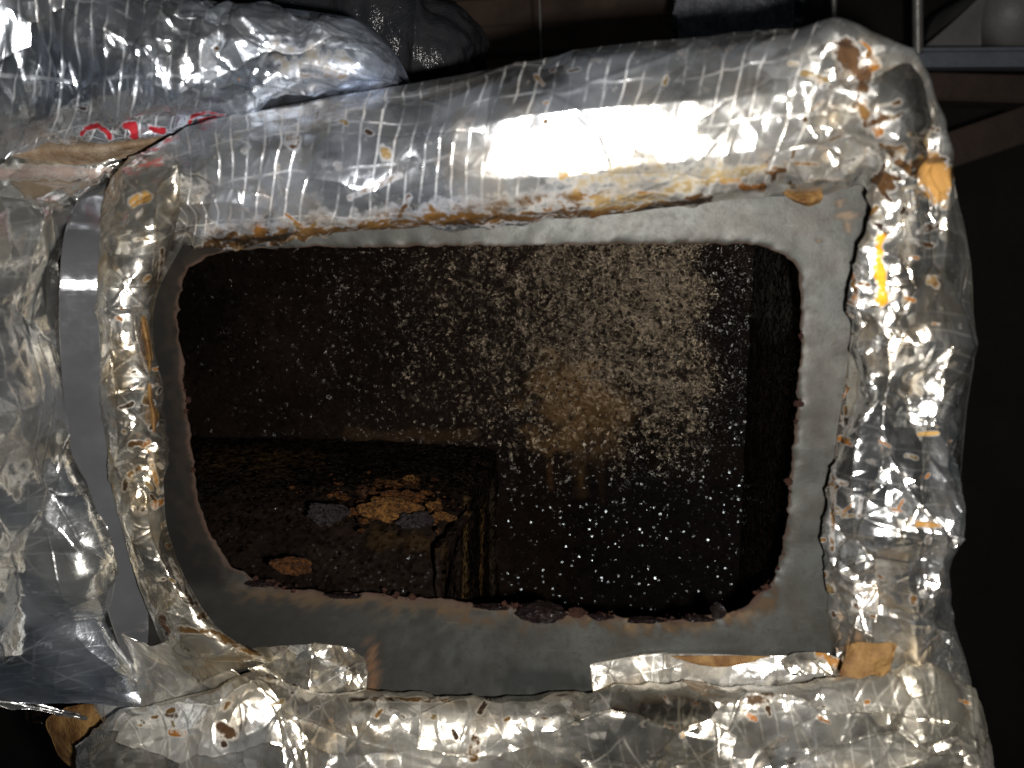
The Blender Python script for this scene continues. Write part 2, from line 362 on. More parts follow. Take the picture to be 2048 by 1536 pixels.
def simple(name, a, b, scale=30, rough=0.6, metal=0.0, bump=0.001, detail=5, spec=0.5):
    s = NT(name); co = s.obj(); n = s.noise(co, scale, detail, 0.68); n2 = s.noise(co, scale * 8, 3, 0.6)
    c = s.mix(s.rng(n.outputs[0], 0.3, 0.7), (*a, 1), (*b, 1))
    bp = s.n('ShaderNodeBump', inp={'Strength': 1.0, 'Distance': 1.0, 'Height': s.math('ADD', s.math('MULTIPLY', n.outputs[0], bump), s.math('MULTIPLY', n2.outputs[0], bump * 0.3))})
    return s.bsdf(Base_Color=c, Metallic=metal, Roughness=rough, Normal=bp.outputs[0], Specular_IOR_Level=spec)
M['droplet'] = simple('black_droplet', (0.006, 0.004, 0.003), (0.010, 0.007, 0.005), 200, 0.12, 0, 0.0)
def crust_mat(name, a, b, dark, rough):
    s = NT(name); co = s.obj(); n = s.noise(co, 130, 5, 0.75); n2 = s.noise(co, 420, 4, 0.7); v = s.n('ShaderNodeTexVoronoi', inp={'Vector': co, 'Scale': 330.0})
    c = s.mix(s.rng(n.outputs[0], 0.38, 0.62), (*a, 1), (*b, 1))
    c = s.mix(s.rng(n2.outputs[0], 0.50, 0.62), c, (*dark, 1))
    h = s.math('ADD', s.math('MULTIPLY', n.outputs[0], 0.008), s.math('ADD', s.math('MULTIPLY', n2.outputs[0], 0.003), s.math('MULTIPLY', v.outputs[0], 0.0015)))
    bp = s.n('ShaderNodeBump', inp={'Strength': 1.0, 'Distance': 1.0, 'Height': h})
    return s.bsdf(Base_Color=c, Roughness=rough, Specular_IOR_Level=0.15, Normal=bp.outputs[0])
M['rust'] = crust_mat('orange_rust', (0.15, 0.070, 0.016), (0.06, 0.024, 0.007), (0.010, 0.005, 0.003), 0.6)
M['rust_dark'] = crust_mat('dark_wet_rust', (0.09, 0.034, 0.009), (0.03, 0.012, 0.005), (0.006, 0.003, 0.002), 0.3)
M['cinder'] = crust_mat('grey_scale', (0.030, 0.025, 0.025), (0.014, 0.011, 0.011), (0.004, 0.003, 0.003), 0.4)
def tar_mat():
    s = NT('wet_tar'); co = s.obj(); v = s.n('ShaderNodeTexVoronoi', inp={'Vector': co, 'Scale': 380.0}); n = s.noise(co, 260, 3, 0.6)
    bp = s.n('ShaderNodeBump', inp={'Strength': 1.0, 'Distance': 1.0, 'Height': s.math('MULTIPLY', n.outputs[0], 0.004)})
    nrm = s.vm('NORMALIZE', s.vm('ADD', bp.outputs[0], s.vm('SCALE', s.vm('SUBTRACT', v.outputs['Color'], (0.5, 0.5, 0.5)), 0.55)))
    return s.bsdf(Base_Color=(0.008, 0.005, 0.005, 1), Roughness=0.09, Specular_IOR_Level=0.2, Normal=nrm)
M['tar'] = tar_mat()
M['crumb'] = simple('red_brown_crumb', (0.06, 0.022, 0.014), (0.014, 0.008, 0.006), 300, 0.6, 0, 0.003, spec=0.15)
M['wood'] = simple('old_dark_wood', (0.12, 0.082, 0.062), (0.06, 0.042, 0.032), 12, 0.9, 0, 0.004, spec=0.2)
M['wood_red'] = simple('old_red_wood', (0.07, 0.043, 0.031), (0.04, 0.025, 0.018), 12, 0.8, 0, 0.004)
M['dirt'] = simple('dark_earth_wall', (0.028, 0.020, 0.016), (0.012, 0.009, 0.007), 6, 0.9, 0, 0.01)
M['strut'] = simple('zinc_strut', (0.22, 0.245, 0.28), (0.15, 0.165, 0.19), 30, 0.45, 0.6, 0.0006)
M['rod'] = simple('zinc_rod', (0.40, 0.38, 0.35), (0.25, 0.24, 0.22), 60, 0.4, 0.7, 0.0004)
M['white'] = simple('off_white_plastic', (0.16, 0.155, 0.148), (0.11, 0.105, 0.10), 14, 0.5, 0, 0.001)
M['fuzz'] = simple('brown_fibre', (0.24, 0.17, 0.10), (0.10, 0.07, 0.04), 90, 0.9, 0, 0.006)
M['black_film'] = simple('black_plastic_film', (0.010, 0.011, 0.013), (0.022, 0.022, 0.024), 40, 0.2, 0, 0.002, spec=0.3)
M['rough_sheet'] = simple('grey_textured_sheet', (0.30, 0.31, 0.34), (0.14, 0.145, 0.16), 40, 0.3, 0.5, 0.010)

def strap_mat():
    s = NT('smooth_grey_strap'); co = s.obj()
    br = s.n('ShaderNodeMapping', inp={'Vector': co, 'Scale': (8, 8, 900)})
    n = s.noise(br.outputs[0], 1.0, 4, 0.6); n2 = s.noise(co, 20, 4, 0.6); n3 = s.noise(co, 90, 4, 0.7)
    c = s.mix(s.rng(n2.outputs[0], 0.3, 0.7), (0.21, 0.215, 0.225, 1), (0.14, 0.14, 0.145, 1))
    c = s.mix(s.rng(n3.outputs[0], 0.68, 0.75, 0, 0.5), c, (0.17, 0.14, 0.10, 1))
    bp = s.n('ShaderNodeBump', inp={'Strength': 0.5, 'Distance': 1.0, 'Height': s.math('MULTIPLY', n.outputs[0], 0.00012)})
    return s.bsdf(Base_Color=c, Metallic=0.7, Roughness=s.rng(n3.outputs[0], 0.4, 0.7, 0.07, 0.2), Normal=bp.outputs[0])
M['strap'] = strap_mat()

# stain colours
TAN, BRN, TAR, RED, YEL, ORG = (0.13, 0.066, 0.017), (0.055, 0.025, 0.007), (0.025, 0.012, 0.006), (0.30, 0.012, 0.02), (0.62, 0.45, 0.20), (0.80, 0.36, 0.02)

# ------------------------------------------------------------------ the duct: front panel with a cut hole, liner, ledge
YB = 0.27                                            # depth of the back wall
duct = empty('sheet_metal_duct', tuple(U(1000, 1640, 0.14)), 'rectangular grey sheet metal duct with a rough round-cornered access hole cut into its face', 'duct')
hole = [(353, 620), (356, 575), (372, 540), (402, 517), (450, 501), (520, 496), (700, 494), (1000, 491), (1300, 488), (1480, 488), (1525, 491), (1565, 508), (1592, 530), (1603, 560), (1603, 700), (1596, 800), (1587, 900), (1579, 1000), (1573, 1080), (1561, 1130), (1540, 1175), (1500, 1213), (1445, 1232), (1350, 1240), (1200, 1235), (1100, 1223), (1000, 1213), (900, 1204), (800, 1196), (700, 1190), (620, 1184), (560, 1178), (505, 1160), (462, 1134), (428, 1092), (405, 1040), (391, 980), (381, 900), (371, 800), (359, 700)]
H = np.array(hole + hole[:1], float)
seg = np.concatenate([[0], np.cumsum(np.hypot(*np.diff(H, axis=0).T))])
NH = 720
ss = np.linspace(0, seg[-1], NH, endpoint=False)
Hc = np.stack([np.interp(ss, seg, H[:, 0]), np.interp(ss, seg, H[:, 1])], 1)
for _ in range(6): Hc = (np.roll(Hc, 1, 0) + Hc * 2 + np.roll(Hc, -1, 0)) / 4
tg = np.roll(Hc, -1, 0) - np.roll(Hc, 1, 0); tg /= np.linalg.norm(tg, axis=1, keepdims=True)
nin = np.stack([-tg[:, 1], tg[:, 0]], 1)
jag = 2.2 * vn(ss / 22, ss * 0, 3) + 1.6 * vn(ss / 9, ss * 0 + 5, 4) + 2.5 * np.maximum(vn(ss / 14, ss * 0 + 9, 6) - 0.55, 0) * 4 * (np.abs(Hc[:, 1] - 490) > 30)
Hc = Hc + nin * jag[:, None]
cen = np.array([980.0, 860.0])
X0, X1, Z0, Z1 = 288.0, 1775.0, 330.0, 1640.0      # outer rectangle of the face, in face pixels
dv = Hc - cen
sx = np.where(dv[:, 0] > 0, (X1 - cen[0]) / np.maximum(dv[:, 0], 1e-6), (X0 - cen[0]) / np.minimum(dv[:, 0], -1e-6))
sz = np.where(dv[:, 1] > 0, (Z1 - cen[1]) / np.maximum(dv[:, 1], 1e-6), (Z0 - cen[1]) / np.minimum(dv[:, 1], -1e-6))
Oc = cen + dv * np.minimum(sx, sz)[:, None]
# keep the flange to the right a little wider than the duct (it is folded over the side)
K = 26
fr = (np.linspace(0, 1, K) ** 1.6)[None, :, None]
G = Hc[:, None] * (1 - fr) + Oc[:, None] * fr
G3 = U(G[..., 0], G[..., 1], np.zeros(G.shape[:2]))
dist = np.linalg.norm(G - Hc[:, None], axis=2)
G3[..., 1] += 0.0015 * fbm(G[..., 0] / 120, G[..., 1] / 120, 11, 3) + 0.0025 * np.exp(-dist / 8) * (0.4 + vn(ss / 30, ss * 0, 8))[:, None]
N1 = NH * K
back = G3 + np.array([0, 0.0022, 0])
V = np.concatenate([G3.reshape(-1, 3), back.reshape(-1, 3)])
idx = np.arange(N1).reshape(NH, K); nx = np.roll(idx, -1, 0)
q = np.stack([idx[:, :-1], nx[:, :-1], nx[:, 1:], idx[:, 1:]], -1).reshape(-1, 4)
ri = np.stack([idx[:, 0], nx[:, 0], nx[:, 0] + N1, idx[:, 0] + N1], -1); ro = np.stack([nx[:, -1], idx[:, -1], idx[:, -1] + N1, nx[:, -1] + N1], -1)
me = raw_mesh('front_panel', V, np.concatenate([q, q[:, ::-1] + N1, ri[:, ::-1], ro[:, ::-1]]))
gx, gy = G[..., 0], G[..., 1]
nz = fbm(gx / 18, gy / 18, 21, 4)
st = np.zeros((NH, K, 4))
def lay(mask, rgb):
    global st
    m = np.clip(mask, 0, 1)[..., None]
    st[..., :3] = st[..., :3] * (1 - m) + np.array(rgb) * m
    st[..., 3] = np.maximum(st[..., 3], m[..., 0])
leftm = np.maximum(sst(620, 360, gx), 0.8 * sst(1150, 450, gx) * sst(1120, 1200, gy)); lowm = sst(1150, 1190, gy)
lay(np.minimum(1.3 * leftm * (0.95 + 0.3 * nz), 0.97), (0.008, 0.0072, 0.0066))                       # left side darkened: soot plus painted loss of flash sheen
lay(0.8 * lowm * sst(1350, 800, gx) * (0.75 + 0.6 * nz), (0.022, 0.0205, 0.0185))  # dirt and missing flash sheen painted together over the lower left
lay(0.85 * (1 - sst(6, 48, dist + nz * 46)) * (lowm * 0.95 + 0.15), (0.055, 0.036, 0.020))   # brown crust round the cut
lay(0.8 * (1 - sst(2, 11, dist + nz * 9)) * (0.3 + lowm), (0.035, 0.022, 0.018))
lay(0.8 * (1 - sst(2, 7, dist + nz * 6)), (0.045, 0.028, 0.02))
lay(0.55 * sst(0.15, 0.5, fbm(gx / 30, gy / 30, 33, 4)) * sst(1180, 1240, gy) * sst(1000, 1200, gx) * (1 - sst(30, 60, dist)), (0.13, 0.085, 0.045))
for (cx_, cy_, rx_, ry_) in ((1690, 430, 26, 12), (1682, 405, 12, 14), (1695, 455, 10, 14), (1640, 480, 6, 6)):
    lay(0.75 * (1 - sst(0.6, 1.2, np.hypot((gx - cx_) / rx_, (gy - cy_) / ry_) + nz * 0.5)), (0.22, 0.16, 0.11))
lay(0.85 * (1 - sst(0.5, 1.1, np.hypot((gx - 1080) / 130, (gy - 1362) / 38) + 0.4 * nz)), (0.018, 0.020, 0.019))
lay(0.7 * (1 - sst(0, 16, np.abs(gx - 742 - 6 * vn(gy / 20, gy * 0, 2)) + nz * 9)) * sst(1270, 1300, gy), (0.20, 0.095, 0.04))
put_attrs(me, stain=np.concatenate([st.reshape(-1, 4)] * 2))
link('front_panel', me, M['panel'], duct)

Pw = lambda px, py, y: U(np.array(px), np.array(py), np.array(y))
xr = float(Pw(1505, 700, YB)[0]); xl = float(Pw(-170, 700, 0)[0]); zt = float(Pw(1000, Z0, 0)[2]) ; zb = float(Pw(1000, Z1, 0)[2])
def wall_grid(A, B, C, nu, nv, amp, seed, name, strokes=(), gl=None):
    A, B, C = map(np.array, (A, B, C))
    a = np.linspace(0, 1, nu)[:, None, None]; b = np.linspace(0, 1, nv)[None, :, None]
    P = A + (B - A) * a + (C - A) * b
    n = np.cross(B - A, C - A); n = n / np.linalg.norm(n)
    uu, vv = arclen(P)
    P = P + n * (amp * fbm(uu / 0.02, vv / 0.02, seed, 5))[..., None]
    me = sheet_mesh(name, P, 0.004)
    s_ = paint(P, strokes, seed) if strokes else np.zeros((nu * nv, 4))
    if gl is None: g_ = np.full(nu * nv, 0.35)
    else:
        qx, qy = proj(P.reshape(-1, 3)); g_ = gl(qx, qy)
    put_attrs(me, stain=np.concatenate([s_, s_]), crum=g_)
    return me
tanw = (0.075, 0.043, 0.018)
strk = [([(1120, 790), (1180, 820)], 95, tanw, 0.75), ([(1110, 880), (1200, 890)], 50, tanw, 0.7), ([(1160, 930), (1165, 985)], 17, (0.07, 0.04, 0.016), 0.7), ([(1200, 930), (1205, 1000)], 9, (0.07, 0.04, 0.016), 0.6), ([(1100, 930), (1102, 975)], 9, (0.06, 0.03, 0.014), 0.6),
        ([(1230, 1000), (1500, 1010)], 130, (0.004, 0.003, 0.003), 0.9), ([(1250, 1150), (1480, 1150)], 130, (0.004, 0.003, 0.003), 0.9), ([(1350, 900), (1500, 900)], 60, (0.005, 0.004, 0.003), 0.8), ([(1460, 560), (1480, 850)], 40, (0.004, 0.003, 0.003), 0.85),
        ([(1050, 1050), (1100, 1200)], 75, (0.006, 0.004, 0.003), 0.85), ([(700, 870), (950, 870)], 20, (0.045, 0.026, 0.014), 0.6)]
def yb(x): return YB + 0.08 * (0.10 - x)               # the back wall stands a little askew
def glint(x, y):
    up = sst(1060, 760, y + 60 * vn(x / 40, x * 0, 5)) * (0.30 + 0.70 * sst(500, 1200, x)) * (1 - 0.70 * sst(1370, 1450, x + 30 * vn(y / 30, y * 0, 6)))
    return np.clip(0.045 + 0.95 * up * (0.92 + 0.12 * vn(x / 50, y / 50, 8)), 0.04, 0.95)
link('back_liner', wall_grid((xl, yb(xl), zt), (xr, yb(xr), zt), (xl, yb(xl), zb), 420, 380, 0.0016, 41, 'back_liner', strk, glint), M['liner'], duct)
link('side_liner', wall_grid((xr, yb(xr), zt), (xr, 0.004, zt), (xr, yb(xr), zb), 160, 300, 0.0022, 42, 'side_liner', [([(1530, 500), (1575, 640)], 60, (0.045, 0.04, 0.035), 0.6)]), M['liner'], duct)  # pale stroke painted in place of glints on this grazing wall
link('side_liner', wall_grid((xl, 0.07, zt), (xl, yb(xl), zt), (xl, 0.07, zb), 60, 90, 0.0012, 43, 'side_liner'), M['liner'], duct)
link('top_liner', wall_grid((xl, 0.07, zt), (xr, 0.07, zt), (xl, yb(xl), zt), 90, 60, 0.0012, 44, 'top_liner'), M['liner'], duct)
link('bottom_liner', wall_grid((xl, yb(xl), zb), (xr, yb(xl), zb), (xl, 0.07, zb), 90, 60, 0.0012, 45, 'bottom_liner'), M['liner'], duct)

# ledge: top surface and right end face as one bent sheet
zl = float(Pw(700, 893, YB)[2]); xe = float(Pw(990, 905, YB)[0])
nt, ne, ny = 420, 110, 220
xs = np.concatenate([np.linspace(xl, xe - 0.004, nt), np.full(ne, xe)])
zs = np.concatenate([np.full(nt, zl), np.linspace(zl - 0.004, zb, ne)])
ys = np.linspace(YB + 0.03, 0.012, ny)
P = np.zeros((nt + ne, ny, 3)); P[..., 0] = xs[:, None]; P[..., 1] = ys[None]; P[..., 2] = zs[:, None]
uu, vv = arclen(P); nn = gnorm(P)
if nn[10, 10, 2] < 0: nn = -nn
hgt = 0.0036 * fbm(uu / 0.03, vv / 0.03, 61, 5) + 0.0022 * np.maximum(fbm(uu / 0.010, vv / 0.012, 63, 4), 0)
P = P + nn * hgt[..., None]
P[..., 0] += 0.0045 * fbm(vv / 0.05, P[..., 2] / 0.06, 66, 3) * sst(xe - 0.02, xe, P[..., 0]); P[nt - 14:nt, :, 2] -= (np.linspace(0, 1, 14) ** 2 * 0.004)[:, None]
P[:nt, :, 2] -= (0.060 * sst(0.13, -0.02, P[:nt, :, 1]))               # the sludge sags towards the front
me = sheet_mesh('ledge', P, 0.004)
lst = paint(P, [([(420, 925), (560, 925)], 34, (0.04, 0.022, 0.007), 0.75), ([(520, 915), (640, 920)], 16, (0.05, 0.027, 0.008), 0.7), ([(420, 960), (900, 960)], 60, (0.010, 0.007, 0.005), 0.7), ([(760, 975), (830, 965)], 12, (0.12, 0.055, 0.02), 0.7), ([(730, 985), (800, 990)], 18, (0.06, 0.03, 0.018), 0.8),
                ([(932, 1000), (930, 1195)], 8, (0.055, 0.034, 0.014), 0.85), ([(985, 960), (983, 1195)], 8, (0.055, 0.04, 0.026), 0.75), ([(1008, 1000), (1007, 1195)], 5, (0.10, 0.06, 0.035), 0.75), ([(965, 1010), (962, 1190)], 5, (0.10, 0.055, 0.02), 0.6),
                ([(760, 1075), (860, 1085)], 30, (0.05, 0.03, 0.012), 0.5)], 7)
put_attrs(me, stain=np.concatenate([lst, lst]), crum=np.full(len(lst), 0.05))
link('ledge', me, M['liner'], duct)

# droplets on the liner: far too many to count
def dome(nseg=7, nr=3):
    v = [(0, 0, 1)]; f = []
    for r in range(1, nr + 1):
        a = r / nr * math.pi / 2
        for k in range(nseg): v.append((math.sin(a) * math.cos(2 * math.pi * k / nseg), math.sin(a) * math.sin(2 * math.pi * k / nseg), math.cos(a)))
    for k in range(nseg): f.append((0, 1 + k, 1 + (k + 1) % nseg))
    for r in range(nr - 1):
        for k in range(nseg):
            a = 1 + r * nseg + k; b = 1 + r * nseg + (k + 1) % nseg
            f += [(a, a + nseg, b + nseg), (a, b + nseg, b)]
    return np.array(v), np.array(f)
DV, DF = dome()
def droplets(name, C, R, axis, flat, parent):
    n = len(C); L = DV.copy()
    e = {'y': (np.array([1, 0, 0]), np.array([0, 0, 1]), np.array([0, -1, 0])), 'x': (np.array([0, 1, 0]), np.array([0, 0, 1]), np.array([-1, 0, 0])), 'z': (np.array([1, 0, 0]), np.array([0, 1, 0]), np.array([0, 0, 1]))}[axis]
    B = L[:, :1] * e[0] + L[:, 1:2] * e[1] + L[:, 2:] * e[2] * flat
    V = C[:, None] + R[:, None, None] * B[None]
    Q = (DF[None] + (np.arange(n) * len(DV))[:, None, None]).reshape(-1, 3)
    o = link(name, raw_mesh(name, V.reshape(-1, 3), Q), M['droplet'], parent); o['kind'] = 'stuff'
    return o
rs = np.random.RandomState(5)
px = rs.uniform(345, 1510, 30000); py = rs.uniform(470, 1245, 30000)
dens = 0.55 * (py < 900) * sst(380, 1100, px) + 0.09 + 0.25 * np.exp(-((px - 1450) / 70) ** 2) * (py < 1000) + 0.10 * np.exp(-((py - 890) / 12) ** 2)
dens *= 0.6 + 0.7 * vn(px / 60, py / 60, 3)
keep = (rs.rand(30000) < dens) & ~((px < 980) & (py > 905))
C = U(px[keep], py[keep], np.full(keep.sum(), YB)); C = CAM + (C - CAM) * ((yb(C[:, 0]) - 0.0003 + D) / (YB + D))[:, None]
droplets('water_droplets', C, 0.00045 + 0.0011 * rs.rand(len(C)) ** 3, 'y', 0.75, duct)
yy = rs.uniform(0.02, YB, 1500); zz = rs.uniform(float(Pw(1550, 1200, 0.1)[2]), zt, 1500)
droplets('water_droplets', np.stack([np.full(1500, xr), yy, zz], 1), 0.0004 + 0.0008 * rs.rand(1500) ** 2, 'x', 0.8, duct)
xx = rs.uniform(xl, xe, 900); yy = rs.uniform(0.03, YB, 900)
droplets('water_droplets', np.stack([xx, yy, zl - 0.060 * sst(0.13, -0.02, yy) + 0.0006], 1), 0.0005 + 0.0011 * rs.rand(900) ** 2, 'z', 0.8, duct)

# ------------------------------------------------------------------ lumps
def lump(name, px, py, y, sx, sy, sz, mat, seed, label, cat, group=None, rough=0.5, zrest=None):
    """irregular chunk, half-extents in metres, resting with its base near the given pixel"""
    nu, nv = 72, 44
    a = np.linspace(0, 2 * math.pi, nu, endpoint=False)[:, None]; b = np.linspace(0.02, math.pi - 0.02, nv)[None]
    X = np.cos(a) * np.sin(b); Y = np.sin(a) * np.sin(b); Z = np.cos(b) + 0 * a
    r = 1 + rough * (fbm(X * 1.3 + 5 + Z, Y * 1.3 + Z * 0.7, seed, 4) + 0.5 * tin(X + 0.3 * Z, Y - 0.5 * Z, 0.5, seed + 3) + 0.4 * fbm(X * 5 + 2 * Z, Y * 5 + 3 * Z, seed + 9, 3))
    Pz = np.stack([X * r * sx, Y * r * sy, Z * r * sz], -1)
    c = U(np.array(px), np.array(py), np.array(y))
    if zrest is not None: c[2] = zrest + sz * 0.55
    idx = np.arange(nu * nv).reshape(nv * 0 + nu, nv); nx_ = np.roll(idx, -1, 0)
    Q = np.stack([idx[:, :-1], idx[:, 1:], nx_[:, 1:], nx_[:, :-1]], -1).reshape(-1, 4)
    o = link(name, raw_mesh(name, Pz.reshape(-1, 3), Q), mat); o.location = tuple(c)
    return tag(o, label, cat, group)
def on_ledge(px, py):
    d = FW + (px - CX) / F * RT - (py - CY) / F * UP
    p = CAM + d * ((zl - CAM[2]) / d[2]); return float(p[1])
y1 = on_ledge(780, 1035)
lump('rust_chunk', 782, 1020, y1, 0.0205, 0.010, 0.0075, M['rust'], 71, 'long bright orange crusty rust chunk lying on the black ledge inside the duct', 'rust chunk', 'chunks on the ledge')
lump('rust_chunk', 800, 997, y1 + 0.02, 0.017, 0.008, 0.006, M['rust_dark'], 78, 'small dark brown crumbly chunk just behind the long orange rust chunk', 'rust chunk', 'chunks on the ledge')
lump('rust_chunk', 652, 1030, on_ledge(652, 1050), 0.0135, 0.009, 0.0062, M['cinder'], 72, 'dull grey rounded crust chunk left of the long orange chunk', 'rust chunk', 'chunks on the ledge')
lump('rust_chunk', 828, 1042, on_ledge(828, 1058), 0.0115, 0.008, 0.0050, M['cinder'], 73, 'dull grey chunk touching the right end of the long orange chunk', 'rust chunk', 'chunks on the ledge')
lump('rust_chunk', 590, 1132, on_ledge(590, 1100) + 0.0, 0.0125, 0.007, 0.0048, M['rust_dark'], 74, 'small wet orange brown chunk lying lowest, near the bottom left lip of the hole', 'rust chunk', 'chunks on the ledge')
for k, (a, b, r, lb) in enumerate(((868, 1012, 0.0045, 'small orange crumb standing right of the long orange rust chunk'), (882, 1032, 0.0042, 'small orange crumb lying lowest of those right of the long chunk'), (900, 1036, 0.003, 'tiny bright orange crumb at the far right end of the ledge crumbs'), (818, 957, 0.0036, 'small flat orange crumb farthest back above the long orange chunk'))):
    lump('rust_crumb', a, b, on_ledge(a, b + 6), r * 1.3, r, r * 0.7, M['rust'], 80 + k, lb, 'rust crumb', 'orange crumbs on the ledge')
cv, cq = [], []
for k in range(170):
    a = 780 + 75 * rs.randn(); b = 1005 + 26 * rs.randn()
    if b < 925 or b > 1085 or a > 925: continue
    y = on_ledge(a, b); c = U(a, b, y); c[2] += 0.001
    B = np.concatenate([DV, DV * [1, 1, -1]]) * (1 + 0.4 * rs.uniform(-1, 1, (2 * len(DV), 1)))
    off = sum(len(x) for x in cv)
    cv.append(c + B * (0.0007 + 0.0026 * rs.rand() ** 3) * rs.uniform(0.6, 1.6, 3) * [1.3, 1, 0.7]); cq.append(np.concatenate([DF, DF[:, ::-1] + len(DV)]) + off)
o = link('rust_grit', raw_mesh('rust_grit', np.concatenate(cv), np.concatenate(cq)), M['rust_dark'])
tag(o, 'fine brown rust grit scattered round the chunks on the ledge', 'grit', kind='stuff')
lump('tar_lump', 1082, 1222, -0.003, 0.0165, 0.011, 0.0062, M['tar'], 91, 'glossy black wet tar lump sitting on the bottom lip of the hole', 'tar lump', 'tar on the lip', 0.25)
lump('tar_lump', 1436, 1222, -0.001, 0.0042, 0.004, 0.0055, M['tar'], 92, 'small upright glossy black tar blob near the right end of the bottom lip', 'tar lump', 'tar on the lip', 0.4)
lump('tar_lump', 1152, 1226, 0.001, 0.006, 0.005, 0.0028, M['crumb'], 93, 'small pinkish brown blob right beside the big black tar lump', 'tar lump', 'tar on the lip', 0.4)
for k, (a, b, rx, rz, lb) in enumerate(((1205, 1234, 0.0045, 0.0022, 'low black tar smear right of the pinkish blob on the bottom lip'), (1290, 1240, 0.0060, 0.0020, 'flat black tar smear midway between the two tar lumps on the lip'), (1395, 1237, 0.0050, 0.0022, 'flat black tar smear just left of the small upright tar blob'), (985, 1213, 0.0070, 0.0020, 'flat black tar smear just left of the big tar lump'), (690, 1191, 0.0070, 0.0018, 'thin black tar smear on the lip below the ledge'), (520, 1166, 0.0060, 0.0022, 'black tar smear at the rounded lower left corner of the hole'))):
    lump('tar_smear', a, b, -0.001, rx * 1.7, 0.004, rz * 0.65, M['tar'], 190 + k, lb, 'tar smear', 'tar smears along the lip', 0.5)
# grit all along the bottom and left lip
gv, gq = [], []
lowi = [i for i in range(NH) if Hc[i, 1] > 1120 or (Hc[i, 0] < 400 and Hc[i, 1] > 700) or (Hc[i, 0] > 1560 and Hc[i, 1] > 650)]
for k in range(700):
    i = lowi[rs.randint(len(lowi))]; low = Hc[i, 1] > 1160
    if not low and rs.rand() < 0.75: continue
    if vn(np.array(i / 14.0), np.array(0.5), 12) < 0.0: continue
    p = Hc[i] - nin[i] * rs.uniform(-3, 12 if low else 4) * -1 * (1 if (nin[i] @ (cen - Hc[i])) < 0 else -1) * -1
    c = U(p[0], p[1], -0.0005 - 0.001 * rs.rand())
    r = 0.0003 + 0.0022 * rs.rand() ** 5
    B = DV * [1, 1, 0.8]
    Vv = np.concatenate([B, B * [1, 1, -1]]) * (1 + 0.35 * rs.uniform(-1, 1, (2 * len(DV), 1)))
    off = sum(len(x) for x in gv)
    gv.append(c + Vv * r * rs.uniform(0.7, 1.5, 3)); gq.append(np.concatenate([DF, DF[:, ::-1] + len(DV)]) + off)
o = link('lip_grit', raw_mesh('lip_grit', np.concatenate(gv), np.concatenate(gq)), M['crumb'])
tag(o, 'dark red brown grit stuck along the cut lip of the hole', 'grit', kind='stuff')

# ------------------------------------------------------------------ foil-faced insulation
def foil_roll(name, stations, nu, nf, nb, seed, mat, parent, crum_f, scrim_f, strokes, amps=(0.0045, 0.0022, 0.0008), cells=(0.05, 0.022, 0.009), pleat=0.0, pw=0.9, dents=()):
    P, t = roll_points(stations, nu, nf, nb, pw)
    uu, vv = arclen(P[:, :nf]); full = np.zeros(P.shape[:2] + (3,))
    full[:, :nf, 0] = uu; full[:, :nf, 1] = vv; full[:, nf:, 0] = uu[:, -1:]; full[:, nf:, 1] = vv[:, -1:]
    s01 = np.linspace(0, 1, nu)[:, None] + 0 * t[None]; t01 = t[None] / math.pi + 0 * s01
    cf = crum_f(s01, t01); sf = scrim_f(s01, t01)
    n = gnorm(P, True)[:, :nf]
    if (n[..., 1]).mean() > 0: n = -n
    h1, r1 = tin(uu, vv, cells[0], seed, 0.0016); h2, r2 = tin(uu * 1.2, vv * 0.8, cells[1], seed + 7, 0.0012); h3 = tin(uu, vv, cells[2], seed + 13)
    h = amps[0] * h1 * (0.15 + 0.85 * cf) + amps[1] * h2 * (0.12 + 0.88 * cf) + amps[2] * h3 * cf + (0.0011 * r1 + 0.0007 * r2) * (0.3 + 0.7 * cf)
    if pleat:
        h = h + pleat * (1 - np.abs(vn(uu / 0.16 + 0.6 * vn(uu / 0.1, vv / 0.03, seed + 2), vv / 0.022, seed + 21)) * 2) * (0.5 + 0.5 * vn(uu / 0.2, vv / 0.1, seed + 23))
        h = h + pleat * 0.6 * (1 - 2 * np.abs(vn(uu / 0.014, vv / 0.05, seed + 31))) * sst(0.55, 0.95, t01)
    pxx, pyy = proj(P[:, :nf].reshape(-1, 3)); pxx = pxx.reshape(nu, nf); pyy = pyy.reshape(nu, nf)
    for (ax, ay, r, dep) in dents:
        h = h - dep * np.maximum(0, 1 - np.hypot(pxx - ax, pyy - ay) / (1.4 * r))
    edge = sst(0, 0.26, t01) * sst(1.0, 0.87, t01) * 0.93 + 0.07
    P[:, :nf] += n * (h * edge)[..., None]
    me = roll_mesh(name, P)
    nv = nu * (nf + nb)
    stn = np.zeros((nu, nf + nb, 4)); stn[:, :nf] = paint(P[:, :nf], strokes, seed).reshape(nu, nf, 4)
    z = np.zeros((nu, nf + nb)); c_ = z.copy(); c_[:, :nf] = cf; s_ = z.copy(); s_[:, :nf] = sf
    ex = lambda a: np.concatenate([a.reshape(nv, -1), a.reshape(nv, -1)[:2] * 0])
    put_attrs(me, uv=ex(full), stain=ex(stn), crum=ex(c_), scrim=ex(s_))
    return link(name, me, mat, parent)

